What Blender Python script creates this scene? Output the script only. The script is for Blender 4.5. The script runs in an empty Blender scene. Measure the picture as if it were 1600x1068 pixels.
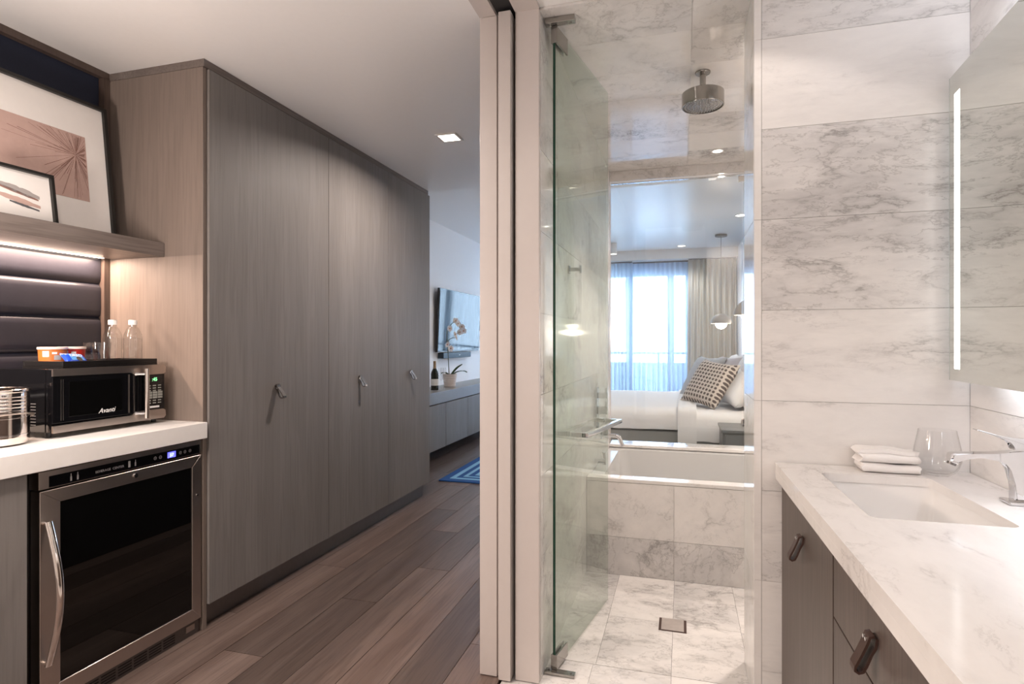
import bpy, bmesh, math, random
from mathutils import Vector, Matrix
R = random.Random(7)
SC = bpy.context.scene
COL = SC.collection
PI = math.pi

# ------------------------------------------------------------------ camera, world, exposure
cam_d = bpy.data.cameras.new('camera')
cam = bpy.data.objects.new('camera', cam_d)
COL.objects.link(cam)
cam.location = (0, 0, 1.263)
cam.rotation_euler = (PI / 2, 0, math.radians(16.294))
cam_d.sensor_width = 36.0
cam_d.lens = 20.475
cam_d.shift_y = -1 / 1600
cam_d.clip_start = 0.02
SC.camera = cam
vs = SC.view_settings
vs.view_transform = 'Standard'
vs.look = 'None'
vs.gamma = 1.0
vs.use_curve_mapping = False
vs.exposure = 0.04
W = bpy.data.worlds.new('sky')
SC.world = W
W.use_nodes = True
bg = W.node_tree.nodes['Background']
bg.inputs[0].default_value = (0.60, 0.78, 1.0, 1)
bg.inputs[1].default_value = 12.5
try:
    SC.cycles.max_bounces = 14
    SC.cycles.transparent_max_bounces = 24
    SC.cycles.sample_clamp_indirect = 8.0
    SC.cycles.caustics_reflective = True
    SC.cycles.blur_glossy = 1.0
    SC.cycles.caustics_refractive = False
except Exception:
    pass

WARM = (1.0, 0.865, 0.78)
COOL = (0.90, 0.94, 1.0)


def light(name, kind, loc, power, color, rot=(0, 0, 0), size=0.1, size_y=None, spot=None, blend=0.5, parent=None):
    d = bpy.data.lights.new(name, kind)
    d.energy = power
    d.color = color
    if kind == 'AREA':
        d.shape = 'RECTANGLE' if size_y else 'SQUARE'
        d.size = size
        if size_y:
            d.size_y = size_y
    else:
        d.shadow_soft_size = size
    if kind == 'SPOT':
        d.spot_size = math.radians(spot)
        d.spot_blend = blend
    o = bpy.data.objects.new(name, d)
    COL.objects.link(o)
    o.location = loc
    o.rotation_euler = rot
    return o


# bathroom ceiling lamps (behind and above the camera), corridor lamps
BATH_LAMPS = [(0.16, 1.74, 1.0), (0.0, 0.45, 2.0), (-0.25, -0.65, 2)]
HALL_LAMPS = [(-1.355, 3.28, 24), (-1.45, 0.9, 12), (-1.45, -0.5, 18)]
for x, y, p in BATH_LAMPS:
    light('bathroom_lamp_light', 'SPOT', (x, y, 2.47), p * 6, WARM, size=0.035, spot=122, blend=0.15)
for x, y, p in HALL_LAMPS:
    light('hall_lamp_light', 'AREA', (x, y, 2.488), p, WARM, size=0.10).data.spread = 2.85
light('shower_light', 'SPOT', (0.45, 2.80, 2.47), 112, WARM, size=0.03, spot=120, blend=0.6)  # added unseen spot to brighten the shower floor, no fixture
light('shower_light', 'SPOT', (0.218, 3.973, 2.47), 45, WARM, size=0.03, spot=140, blend=0.6)
for x, y in ((-0.01, 8.9), (0.40, 7.0), (-1.6, 6.6)):
    light('bedroom_light', 'SPOT', (x, y, 2.64), 32, (1.0, 0.94, 0.90), size=0.04, spot=130, blend=0.6)  # the spot nearest the television is an added fill without a fixture

light('hall_fill_light', 'POINT', (-1.85, 0.62, 1.50), 56, (1.0, 0.87, 0.79), size=0.12)  # added bare fill for the hall, out of view and without a fixture

# ------------------------------------------------------------------ materials
MATS = {}


class NT:
    def __init__(s, name):
        m = bpy.data.materials.new(name)
        m.use_nodes = True
        s.m = m
        s.t = m.node_tree
        s.b = s.t.nodes['Principled BSDF']
        s.out = s.t.nodes['Material Output']

    def n(s, typ, **kw):
        nd = s.t.nodes.new(typ)
        for k, v in kw.items():
            if k[0] == 'i' and k[1:].isdigit():
                nd.inputs[int(k[1:])].default_value = v
            else:
                setattr(nd, k, v)
        return nd

    def l(s, a, b):
        s.t.links.new(a, b)

    def math(s, op, a, b=None, clamp=False):
        nd = s.t.nodes.new('ShaderNodeMath')
        nd.operation = op
        nd.use_clamp = clamp
        for i, v in enumerate((a, b)):
            if v is None:
                continue
            if isinstance(v, (int, float)):
                nd.inputs[i].default_value = v
            else:
                s.l(v, nd.inputs[i])
        return nd.outputs[0]

    def mix(s, f, a, b, blend='MIX'):
        nd = s.t.nodes.new('ShaderNodeMix')
        nd.data_type = 'RGBA'
        nd.blend_type = blend
        for sock, v in ((nd.inputs[0], f), (nd.inputs[6], a), (nd.inputs[7], b)):
            if isinstance(v, (int, float)):
                sock.default_value = v
            elif isinstance(v, tuple):
                sock.default_value = v if len(v) == 4 else v + (1,)
            else:
                s.l(v, sock)
        return nd.outputs[2]

    def ramp(s, f, stops):
        nd = s.t.nodes.new('ShaderNodeValToRGB')
        cr = nd.color_ramp
        while len(cr.elements) < len(stops):
            cr.elements.new(0.5)
        for e, (p, c) in zip(cr.elements, stops):
            e.position = p
            e.color = (c, c, c, 1) if isinstance(c, (int, float)) else c + (1,)
        s.l(f, nd.inputs[0])
        return nd.outputs[0]

    def set(s, **kw):
        for k, v in kw.items():
            key = {'col': 'Base Color', 'rough': 'Roughness', 'metal': 'Metallic', 'spec': 'Specular IOR Level',
                   'trans': 'Transmission Weight', 'ior': 'IOR', 'emit': 'Emission Color', 'estr': 'Emission Strength',
                   'coat': 'Coat Weight', 'sheen': 'Sheen Weight', 'alpha': 'Alpha', 'aniso': 'Anisotropic'}[k]
            s.b.inputs[key].default_value = v + (1,) if isinstance(v, tuple) and len(v) == 3 else v
        return s

    def bump(s, h, strength=0.2, dist=0.01):
        nd = s.n('ShaderNodeBump')
        nd.inputs['Strength'].default_value = strength
        nd.inputs['Distance'].default_value = dist
        s.l(h, nd.inputs['Height'])
        s.l(nd.outputs[0], s.b.inputs['Normal'])


def plain(name, col, rough=0.5, metal=0.0, var=0.04, scale=40, bump=0.0, **kw):
    t = NT(name)
    t.set(col=col, rough=rough, metal=metal, **kw)
    tc = t.n('ShaderNodeTexCoord')
    nz = t.n('ShaderNodeTexNoise')
    nz.inputs['Scale'].default_value = scale
    nz.inputs['Detail'].default_value = 4
    t.l(tc.outputs['Object'], nz.inputs['Vector'])
    if var:
        d = tuple(c * (1 - var * 2) for c in col)
        l = tuple(min(1, c * (1 + var * 2)) for c in col)
        t.l(t.mix(nz.outputs[0], d, l), t.b.inputs['Base Color'])
    if bump:
        t.bump(nz.outputs[0], bump, 0.002)
    MATS[name] = t.m
    return t.m


def emitter(name, col, strength):
    t = NT(name)
    t.set(col=(0.8, 0.8, 0.8), emit=col, estr=strength, rough=0.4)
    MATS[name] = t.m
    return t.m


def rand_coords(t, scale=(1, 1, 1), rot=(0, 0, 0), seeded=False):
    tc = t.n('ShaderNodeTexCoord')
    oi = t.n('ShaderNodeObjectInfo')
    rnd = oi.outputs['Random']
    if seeded:
        rnd = t.n('ShaderNodeAttribute', attribute_type='OBJECT', attribute_name='seed').outputs['Fac']
    cx = t.n('ShaderNodeCombineXYZ')
    for i, k in enumerate((37.0, 91.0, 53.0)):
        t.l(t.math('MULTIPLY', rnd, k), cx.inputs[i])
    mp = t.n('ShaderNodeMapping')
    mp.inputs['Rotation'].default_value = rot
    mp.inputs['Scale'].default_value = scale
    t.l(tc.outputs['Object'], mp.inputs['Vector'])
    ad = t.n('ShaderNodeVectorMath', operation='ADD')
    t.l(mp.outputs[0], ad.inputs[0])
    t.l(cx.outputs[0], ad.inputs[1])
    return ad.outputs[0], oi.outputs['Random']


def marble(name, rough, scale, rot, base=(0.80, 0.775, 0.75), grey=(0.47, 0.455, 0.45), vein=(0.22, 0.205, 0.195), amount=0.0, warp=0.35, vk=0.7):
    t = NT(name)
    v, rnd = rand_coords(t, scale, rot, True)
    at = t.n('ShaderNodeAttribute', attribute_type='OBJECT', attribute_name='vein')

    def noise(vec, sc, det, ro=0.5):
        nd = t.n('ShaderNodeTexNoise')
        nd.inputs['Scale'].default_value = sc
        nd.inputs['Detail'].default_value = det
        nd.inputs['Roughness'].default_value = ro
        t.l(vec, nd.inputs['Vector'])
        return nd
    wob = noise(v, 1.6, 4)
    sc = t.n('ShaderNodeVectorMath', operation='SCALE')
    t.l(wob.outputs['Color'], sc.inputs[0])
    sc.inputs['Scale'].default_value = warp
    ad = t.n('ShaderNodeVectorMath', operation='ADD')
    t.l(v, ad.inputs[0])
    t.l(sc.outputs[0], ad.inputs[1])
    w = ad.outputs[0]
    cl = noise(w, 1.2, 10, 0.66).outputs[0]
    cloud = t.math('ADD', cl, t.math('ADD', at.outputs['Fac'], amount))
    cloudf = t.ramp(cloud, [(0.46, 0.0), (0.58, 0.22), (0.80, 0.8)])
    vn = noise(w, 1.5, 9, 0.62).outputs[0]
    rid = t.math('ABSOLUTE', t.math('SUBTRACT', vn, 0.5))
    vf = t.ramp(rid, [(0.0, 1.0), (0.012, 0.35), (0.05, 0.0)])
    br = noise(v, 2.2, 4).outputs[0]
    gate = t.ramp(t.math('ADD', br, at.outputs['Fac']), [(0.48, 0.0), (0.72, 1.0)])
    vf2 = t.math('MULTIPLY', t.math('MULTIPLY', vf, gate), vk)
    fine = noise(w, 14, 6, 0.6).outputs[0]
    hair = noise(w, 4.5, 8, 0.66).outputs[0]
    hr = t.ramp(t.math('ABSOLUTE', t.math('SUBTRACT', hair, 0.5)), [(0.0, 1.0), (0.008, 0.4), (0.02, 0.0)])
    hgate = t.ramp(cloud, [(0.50, 0.0), (0.64, 1.0)])
    hairf = t.math('MULTIPLY', t.math('MULTIPLY', hr, hgate), 0.5)
    b2 = t.mix(t.math('MULTIPLY', fine, 0.24), base, grey)
    c1 = t.mix(cloudf, b2, grey)
    c2 = t.mix(vf2, c1, vein)
    c2 = t.mix(hairf, c2, vein)
    t.l(c2, t.b.inputs['Base Color'])
    t.set(rough=rough, spec=0.5)
    MATS[name] = t.m


def wood(name, c1, c2, c3, axis, rough=0.4, tone=0.25, f=1.0, bump=0.12):
    """oak: pores and cathedrals run along axis"""
    t = NT(name)
    s1 = [9 * f, 9 * f, 9 * f]
    s1[axis] = 0.45 * f
    s2 = [120 * f, 120 * f, 120 * f]
    s2[axis] = 5.0 * f
    v, rnd = rand_coords(t)
    m1 = t.n('ShaderNodeMapping')
    m1.inputs['Scale'].default_value = s1
    t.l(v, m1.inputs['Vector'])
    m2 = t.n('ShaderNodeMapping')
    m2.inputs['Scale'].default_value = s2
    t.l(v, m2.inputs['Vector'])
    n1 = t.n('ShaderNodeTexNoise')
    n1.inputs['Scale'].default_value = 1.0
    n1.inputs['Detail'].default_value = 6
    n1.inputs['Distortion'].default_value = 0.6
    t.l(m1.outputs[0], n1.inputs['Vector'])
    n2 = t.n('ShaderNodeTexNoise')
    n2.inputs['Scale'].default_value = 1.0
    n2.inputs['Detail'].default_value = 3
    t.l(m2.outputs[0], n2.inputs['Vector'])
    rings = t.math('FRACT', t.math('MULTIPLY', n1.outputs[0], 7.0))
    ringf = t.ramp(rings, [(0.0, 0.0), (0.5, 0.35), (0.92, 0.5), (1.0, 0.0)])
    big = t.mix(t.ramp(n1.outputs[0], [(0.3, 0.0), (0.7, 1.0)]), c1, c2)
    c = t.mix(t.math('MULTIPLY', ringf, 0.45), big, c3)
    pore = t.ramp(n2.outputs[0], [(0.36, 1.0), (0.52, 0.0)])
    c = t.mix(t.math('MULTIPLY', pore, 0.45), c, c3)
    if tone:
        k = t.math('ADD', t.math('MULTIPLY', rnd, 2 * tone), 1 - tone)
        cc = t.n('ShaderNodeCombineColor')
        for i in range(3):
            t.l(k, cc.inputs[i])
        c = t.mix(1.0, c, cc.outputs[0], 'MULTIPLY')
    t.l(c, t.b.inputs['Base Color'])
    t.set(rough=rough)
    t.bump(n2.outputs[0], bump, 0.002)
    MATS[name] = t.m


def pane_glass(name, tint, base_refl=0.04, dirt=0.0):
    """clear sheet: tinted transmission with Schlick reflection on both faces"""
    t = NT(name)
    t.t.nodes.remove(t.b)
    lw = t.n('ShaderNodeLayerWeight')
    lw.inputs['Blend'].default_value = 0.5
    p5 = t.math('POWER', lw.outputs['Facing'], 5.0)
    fr = t.math('ADD', t.math('MULTIPLY', p5, 1 - base_refl), base_refl, clamp=True)
    tr = t.n('ShaderNodeBsdfTransparent')
    tr.inputs[0].default_value = tint + (1,)
    gl = t.n('ShaderNodeBsdfGlossy')
    gl.inputs['Roughness'].default_value = 0.0
    mx = t.n('ShaderNodeMixShader')
    t.l(fr, mx.inputs[0])
    t.l(tr.outputs[0], mx.inputs[1])
    t.l(gl.outputs[0], mx.inputs[2])
    t.l(mx.outputs[0], t.out.inputs[0])
    MATS[name] = t.m


def sheer(name, col, openness, transl=0.6):
    t = NT(name)
    t.t.nodes.remove(t.b)
    tc = t.n('ShaderNodeTexCoord')
    nz = t.n('ShaderNodeTexNoise')
    nz.inputs['Scale'].default_value = 60
    t.l(tc.outputs['Object'], nz.inputs['Vector'])
    c = t.mix(nz.outputs[0], tuple(x * 0.92 for x in col), col)
    df = t.n('ShaderNodeBsdfDiffuse')
    tl = t.n('ShaderNodeBsdfTranslucent')
    t.l(c, df.inputs[0])
    t.l(c, tl.inputs[0])
    m1 = t.n('ShaderNodeMixShader')
    m1.inputs[0].default_value = transl
    t.l(df.outputs[0], m1.inputs[1])
    t.l(tl.outputs[0], m1.inputs[2])
    tr = t.n('ShaderNodeBsdfTransparent')
    m2 = t.n('ShaderNodeMixShader')
    m2.inputs[0].default_value = openness
    t.l(m1.outputs[0], m2.inputs[1])
    t.l(tr.outputs[0], m2.inputs[2])
    t.l(m2.outputs[0], t.out.inputs[0])
    MATS[name] = t.m


marble('marble_wall', 0.22, (1.1, 1.1, 3.6), (0, 0.12, 0), base=(0.84, 0.815, 0.79))
marble('marble_polished', 0.06, (1.3, 1.3, 1.9), (0.35, 0.45, 0.3), base=(0.78, 0.755, 0.73))
marble('marble_floor', 0.12, (1.5, 2.6, 1.5), (0, 0, -0.6), base=(0.80, 0.765, 0.735), amount=0.065)
marble('marble_counter', 0.12, (2.6, 1.2, 1.2), (0, 0, 0.25), base=(0.84, 0.81, 0.785), grey=(0.60, 0.57, 0.55), vein=(0.30, 0.27, 0.26), amount=0.07)
wood('oak_grey', (0.192, 0.175, 0.164), (0.228, 0.211, 0.199), (0.158, 0.142, 0.132), 2, rough=0.55, tone=0.03, f=0.75, bump=0.06)
wood('oak_grey_y', (0.150, 0.122, 0.108), (0.205, 0.172, 0.155), (0.090, 0.070, 0.062), 1, rough=0.42, tone=0.04)
wood('oak_warm_lit', (0.190, 0.150, 0.127), (0.228, 0.184, 0.158), (0.150, 0.116, 0.097), 2, rough=0.55, tone=0.03, f=0.75, bump=0.06)  # wardrobe side oak with the warm lamp light mixed into its colour
wood('oak_brown', (0.078, 0.053, 0.043), (0.108, 0.078, 0.065), (0.046, 0.030, 0.024), 2, rough=0.4, tone=0.05)
wood('oak_floor', (0.105, 0.071, 0.058), (0.172, 0.128, 0.109), (0.055, 0.036, 0.030), 1, rough=0.34, tone=0.32, bump=0.2)
plain('white_paint', (0.80, 0.775, 0.75), 0.55, var=0.01)
plain('ceiling_paint', (0.87, 0.86, 0.85), 0.30, var=0.01)
plain('trim_paint', (0.57, 0.52, 0.495), 0.35, var=0.01)
plain('navy_cloth', (0.011, 0.016, 0.036), 0.75, var=0.15, scale=300)
plain('navy_leather', (0.024, 0.024, 0.033), 0.36, var=0.08, scale=60, bump=0.05)
plain('dark_panel', (0.012, 0.012, 0.014), 0.5)
plain('black_plastic', (0.010, 0.009, 0.009), 0.28, var=0.05)
plain('black_gloss', (0.004, 0.004, 0.005), 0.04, var=0)
plain('fridge_glass', (0.002, 0.002, 0.002), 0.015, var=0, spec=0.7)
plain('brushed_steel', (0.56, 0.50, 0.46), 0.30, 1.0, var=0.06, scale=8)
plain('steel_dark', (0.20, 0.19, 0.185), 0.35, 1.0)
plain('chrome', (0.68, 0.68, 0.69), 0.05, 1.0, var=0)
plain('nickel', (0.40, 0.385, 0.365), 0.18, 1.0, var=0.02)
plain('polished_steel', (0.78, 0.72, 0.68), 0.10, 1.0, var=0.02)
plain('quartz_white', (0.86, 0.83, 0.80), 0.35, var=0.015)
plain('black_frame', (0.012, 0.011, 0.010), 0.35)
plain('mat_board', (0.82, 0.79, 0.76), 0.8, var=0.01)
plain('leather_brown', (0.050, 0.022, 0.015), 0.45, var=0.15, scale=200, bump=0.1)
plain('strap_metal', (0.36, 0.33, 0.31), 0.22, 1.0)
plain('porcelain', (0.86, 0.84, 0.82), 0.07, var=0)
plain('acrylic', (0.52, 0.52, 0.51), 0.10, var=0)
plain('towel_white', (0.88, 0.85, 0.83), 0.95, var=0.02, scale=500, bump=0.4)
plain('linen_white', (0.84, 0.83, 0.83), 0.9, var=0.015, scale=12)
plain('linen_lilac', (0.55, 0.52, 0.55), 0.9, var=0.03)
plain('linen_grey', (0.48, 0.50, 0.53), 0.9, var=0.03)
plain('upholstery', (0.26, 0.26, 0.25), 0.9, var=0.05, scale=200)
plain('slate_grey', (0.15, 0.15, 0.145), 0.4)
plain('slate_top', (0.24, 0.225, 0.21), 0.35)
plain('lamp_shade', (0.36, 0.32, 0.275), 0.45, var=0.01)
plain('brass_grey', (0.30, 0.27, 0.24), 0.4, 0.6)
plain('rug_blue', (0.010, 0.07, 0.24), 0.95, var=0.1, scale=300)
plain('rug_pale', (0.20, 0.42, 0.62), 0.95, var=0.1, scale=300)
plain('tv_screen', (0.004, 0.010, 0.012), 0.06, var=0, spec=0.22)
plain('soundbar_blue', (0.03, 0.05, 0.07), 0.5)
plain('leaf_green', (0.035, 0.075, 0.025), 0.35)
plain('stem_green', (0.06, 0.07, 0.03), 0.5)
plain('petal_heart', (0.45, 0.22, 0.12), 0.6)
plain('pot_cream', (0.74, 0.66, 0.60), 0.5)
plain('bottle_dark', (0.010, 0.014, 0.010), 0.08, var=0)
plain('foil_bronze', (0.35, 0.24, 0.15), 0.3, 1.0)
plain('paper_label', (0.78, 0.76, 0.72), 0.7)
plain('bottle_cap', (0.86, 0.84, 0.82), 0.45)
plain('tub_orange', (0.62, 0.17, 0.035), 0.4)
plain('tub_red', (0.50, 0.022, 0.012), 0.4)
plain('tub_lid', (0.86, 0.72, 0.66), 0.35)
plain('packet_blue', (0.012, 0.075, 0.60), 0.25, var=0.05)
plain('packet_sky', (0.10, 0.34, 0.75), 0.3)
plain('print_white', (0.85, 0.85, 0.84), 0.5, var=0)
plain('print_grey', (0.42, 0.42, 0.43), 0.5, var=0)
plain('biscuit', (0.03, 0.02, 0.018), 0.6)
plain('key_grey', (0.33, 0.34, 0.31), 0.5)
plain('drain_metal', (0.40, 0.355, 0.33), 0.3, var=0.08)
plain('grout', (0.50, 0.47, 0.45), 0.9)
plain('plaster_blue', (0.90, 0.91, 0.92), 0.6, var=0.01)
plain('parapet', (0.16, 0.19, 0.23), 0.8)
plain('art_rose', (0.52, 0.36, 0.315), 0.8, var=0.04)
plain('art_line', (0.22, 0.11, 0.085), 0.8, var=0.05)
plain('art_brown', (0.30, 0.16, 0.13), 0.8)
plain('art_grey', (0.36, 0.33, 0.32), 0.8)
plain('art_dark', (0.12, 0.12, 0.13), 0.8)
plain('glass_edge', (0.006, 0.05, 0.028), 0.08, var=0)
plain('mirror_silver', (0.74, 0.765, 0.735), 0.01, 1.0, var=0)
plain('mirror_edge', (0.50, 0.56, 0.54), 0.2, 0.3)
emitter('led_white', (0.95, 0.98, 1.0), 1.7)
emitter('led_warm', (1.0, 0.80, 0.64), 14.0)
emitter('lamp_lens', (1.0, 0.90, 0.80), 9.0)
emitter('lamp_globe', (1.0, 0.84, 0.68), 7.0)
emitter('display_blue', (0.01, 0.03, 1.0), 1.6)
emitter('display_white', (0.5, 0.65, 1.0), 2.5)
emitter('display_green', (0.1, 1.0, 0.25), 2.5)
pane_glass('shower_glass', (0.88, 0.922, 0.89))
pane_glass('window_glass', (0.95, 0.97, 0.97), 0.05)
pane_glass('thin_glass', (0.985, 0.985, 0.985), 0.03)
pane_glass('water_glass', (0.95, 0.955, 0.955), 0.07)
sheer('sheer_white', (0.60, 0.70, 0.85), 0.24)
sheer('sheer_thin', (0.70, 0.80, 0.92), 0.52)  # far left sheer, made more open so extra daylight reaches the corridor
sheer('petal', (0.97, 0.94, 0.93), 0.0, 0.55)
sheer('sheer_blue', (0.56, 0.63, 0.72), 0.14)
sheer('drape_cream', (0.66, 0.63, 0.57), 0.0, 0.16)


def dots_material():
    t = NT('dotted_cloth')
    tc = t.n('ShaderNodeTexCoord')
    sp = t.n('ShaderNodeSeparateXYZ')
    t.l(tc.outputs['Object'], sp.inputs[0])
    d2 = None
    for i in (0, 1):
        f = t.math('SUBTRACT', t.math('FRACT', t.math('MULTIPLY', t.math('ADD', sp.outputs[i], 5.0), 25.0)), 0.5)
        q = t.math('MULTIPLY', f, f)
        d2 = q if d2 is None else t.math('ADD', d2, q)
    f = t.math('LESS_THAN', t.math('SQRT', d2), 0.33)
    t.l(t.mix(f, (0.62, 0.55, 0.49), (0.085, 0.062, 0.055)), t.b.inputs['Base Color'])
    t.set(rough=0.9)
    MATS['dotted_cloth'] = t.m


dots_material()
M = MATS

# ------------------------------------------------------------------ mesh helpers


def B():
    return bmesh.new()


def box(bm, lo, hi, bev=0.0, seg=2):
    lo = Vector(lo)
    hi = Vector(hi)
    r = bmesh.ops.create_cube(bm, size=1.0)
    for v in r['verts']:
        v.co = Vector(((v.co.x + .5) * (hi.x - lo.x) + lo.x, (v.co.y + .5) * (hi.y - lo.y) + lo.y, (v.co.z + .5) * (hi.z - lo.z) + lo.z))
    if bev:
        es = list({e for v in r['verts'] for e in v.link_edges})
        bmesh.ops.bevel(bm, geom=es, offset=bev, segments=seg, affect='EDGES', profile=0.5)
    return bm


def loft(bm, rings, cap0=True, cap1=True, closed=True):
    vr = [[bm.verts.new(p) for p in r] for r in rings]
    n = len(vr[0])
    for a, b in zip(vr, vr[1:]):
        for i in range(n if closed else n - 1):
            j = (i + 1) % n
            try:
                bm.faces.new((a[i], a[j], b[j], b[i]))
            except ValueError:
                pass
    if cap0:
        bm.faces.new(vr[0][::-1])
    if cap1:
        bm.faces.new(vr[-1])
    return bm


def lathe(bm, prof, c=(0, 0, 0), seg=28):
    c = Vector(c)
    rows = []
    for r, z in prof:
        if r <= 1e-6:
            rows.append([bm.verts.new(c + Vector((0, 0, z)))])
        else:
            rows.append([bm.verts.new(c + Vector((r * math.cos(2 * PI * k / seg), r * math.sin(2 * PI * k / seg), z))) for k in range(seg)])
    for a, b in zip(rows, rows[1:]):
        for k in range(seg):
            j = (k + 1) % seg
            if len(a) == 1 and len(b) == 1:
                continue
            if len(a) == 1:
                bm.faces.new((a[0], b[k], b[j]))
            elif len(b) == 1:
                bm.faces.new((a[k], a[j], b[0]))
            else:
                bm.faces.new((a[k], a[j], b[j], b[k]))
    return bm


def tube(bm, pts, r, seg=10, cap=True, flat=1.0):
    pts = [Vector(p) for p in pts]
    n = len(pts)
    rr = r if isinstance(r, (list, tuple)) else [r] * n
    rings = []
    u = None
    for i, p in enumerate(pts):
        d = (pts[min(i + 1, n - 1)] - pts[max(i - 1, 0)]).normalized()
        if u is None:
            u = d.cross(Vector((0, 0, 1)))
            if u.length < 1e-3:
                u = d.cross(Vector((0, 1, 0)))
        u = (u - d * u.dot(d)).normalized()
        w = d.cross(u)
        rings.append([p + u * (rr[i] * math.cos(2 * PI * k / seg)) + w * (rr[i] * flat * math.sin(2 * PI * k / seg)) for k in range(seg)])
    return loft(bm, rings, cap, cap)


def prism(bm, poly, vec):
    vec = Vector(vec)
    a = [Vector(p) for p in poly]
    return loft(bm, [a, [p + vec for p in a]])


def rrect(x0, y0, x1, y1, r, z, n=5):
    out = []
    for cx, cy, a0 in ((x1 - r, y1 - r, 0), (x0 + r, y1 - r, 90), (x0 + r, y0 + r, 180), (x1 - r, y0 + r, 270)):
        for k in range(n + 1):
            a = math.radians(a0 + 90 * k / n)
            out.append(Vector((cx + r * math.cos(a), cy + r * math.sin(a), z)))
    return out


def arc(c, r, a0, a1, n, ax=(1, 0, 0), ay=(0, 0, 1)):
    c, ax, ay = Vector(c), Vector(ax), Vector(ay)
    return [c + ax * (r * math.cos(math.radians(a0 + (a1 - a0) * k / n))) + ay * (r * math.sin(math.radians(a0 + (a1 - a0) * k / n))) for k in range(n + 1)]


def rootmat(o):
    while o.parent:
        o = o.parent
    return Matrix.Translation(o.location) @ o.rotation_euler.to_matrix().to_4x4()


def obj(name, bm, mat, parent=None, local=False, smooth=35, mats=None, label=None, kind=None):
    bmesh.ops.recalc_face_normals(bm, faces=bm.faces)
    if parent is not None and not local:
        bm.transform(rootmat(parent).inverted())
    me = bpy.data.meshes.new(name)
    bm.to_mesh(me)
    bm.free()
    for m in (mats or [mat]):
        me.materials.append(M[m] if isinstance(m, str) else m)
    if smooth:
        for p in me.polygons:
            p.use_smooth = True
        me.set_sharp_from_angle(angle=math.radians(smooth))
    o = bpy.data.objects.new(name, me)
    COL.objects.link(o)
    if smooth == 35:
        wn = o.modifiers.new('weighted_normals', 'WEIGHTED_NORMAL')
        wn.keep_sharp = True
    if parent is not None:
        o.parent = parent
    if label:
        o['label'] = label
    if kind:
        o['kind'] = kind
    return o


def tag(o, label, cat, group=None):
    o['label'] = label
    o['category'] = cat
    if group:
        o['group'] = group
    return o


def thing(name, label, cat, loc, rz=0.0, group=None):
    o = bpy.data.objects.new(name, None)
    o.empty_display_size = 0.05
    COL.objects.link(o)
    o.location = loc
    o.rotation_euler = (0, 0, rz)
    return tag(o, label, cat, group)


def struct(name, lo, hi, mat, parent=None, bev=0):
    o = obj(name, box(B(), lo, hi, bev), mat, parent)
    if parent is None:
        o['kind'] = 'structure'
    return o


def place(name, me, loc, parent, vein=None, rot=None):
    o = bpy.data.objects.new(name, me)
    COL.objects.link(o)
    o.parent = parent
    o.location = loc
    if rot:
        o.rotation_euler = rot
    if vein is not None:
        o['vein'] = vein
        o['seed'] = round(R.random(), 4)
    return o


_tiles = {}


def tile_mesh(sx, sy, sz, mat):
    k = (round(sx, 4), round(sy, 4), round(sz, 4), mat)
    if k not in _tiles:
        bm = box(B(), (-sx / 2, -sy / 2, -sz / 2), (sx / 2, sy / 2, sz / 2))
        me = bpy.data.meshes.new('tile')
        bm.to_mesh(me)
        bm.free()
        me.materials.append(M[mat])
        _tiles[k] = me
    return _tiles[k]


def tile_grid(parent, axis, at, ua, va, mat, thick=0.01, gap=0.0011, vein=None, name='tile'):
    """tiles on a plane: axis 0 -> x=at (u=y, v=z), 1 -> y=at (u=x, v=z), 2 -> z=at (u=x, v=y); at = centre of thickness"""
    for j, (v0, v1) in enumerate(zip(va, va[1:])):
        for i, (u0, u1) in enumerate(zip(ua, ua[1:])):
            su, sv = u1 - u0 - gap, v1 - v0 - gap
            cu, cv = (u0 + u1) / 2, (v0 + v1) / 2
            e = R.uniform(-.0004, .0004)
            if axis == 0:
                me, lc = tile_mesh(thick, su, sv, mat), (at + e, cu, cv)
            elif axis == 1:
                me, lc = tile_mesh(su, thick, sv, mat), (cu, at + e, cv)
            else:
                me, lc = tile_mesh(su, sv, thick, mat), (cu, cv, at)
            vv = vein(i, j) if vein else R.uniform(-.05, .07)
            place(name, me, lc, parent, vv)


def text(name, body, size, mat, parent, origin, right, up, extrude=0.0003, shear=0.0, align='LEFT'):
    cu = bpy.data.curves.new(name, 'FONT')
    cu.body = body
    cu.size = size
    cu.extrude = extrude
    cu.shear = shear
    cu.align_x = align
    cu.resolution_u = 2
    to = bpy.data.objects.new(name, cu)
    COL.objects.link(to)
    bpy.context.view_layer.update()
    dg = bpy.context.evaluated_depsgraph_get()
    me = bpy.data.meshes.new_from_object(to.evaluated_get(dg))
    bpy.data.objects.remove(to)
    r, u = Vector(right).normalized(), Vector(up).normalized()
    n = r.cross(u)
    mt = Matrix((r, u, n)).transposed().to_4x4()
    mt.translation = Vector(origin)
    bm = B()
    bm.from_mesh(me)
    bm.transform(mt)
    bpy.data.meshes.remove(me)
    return obj(name, bm, mat, parent, smooth=0)


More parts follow.
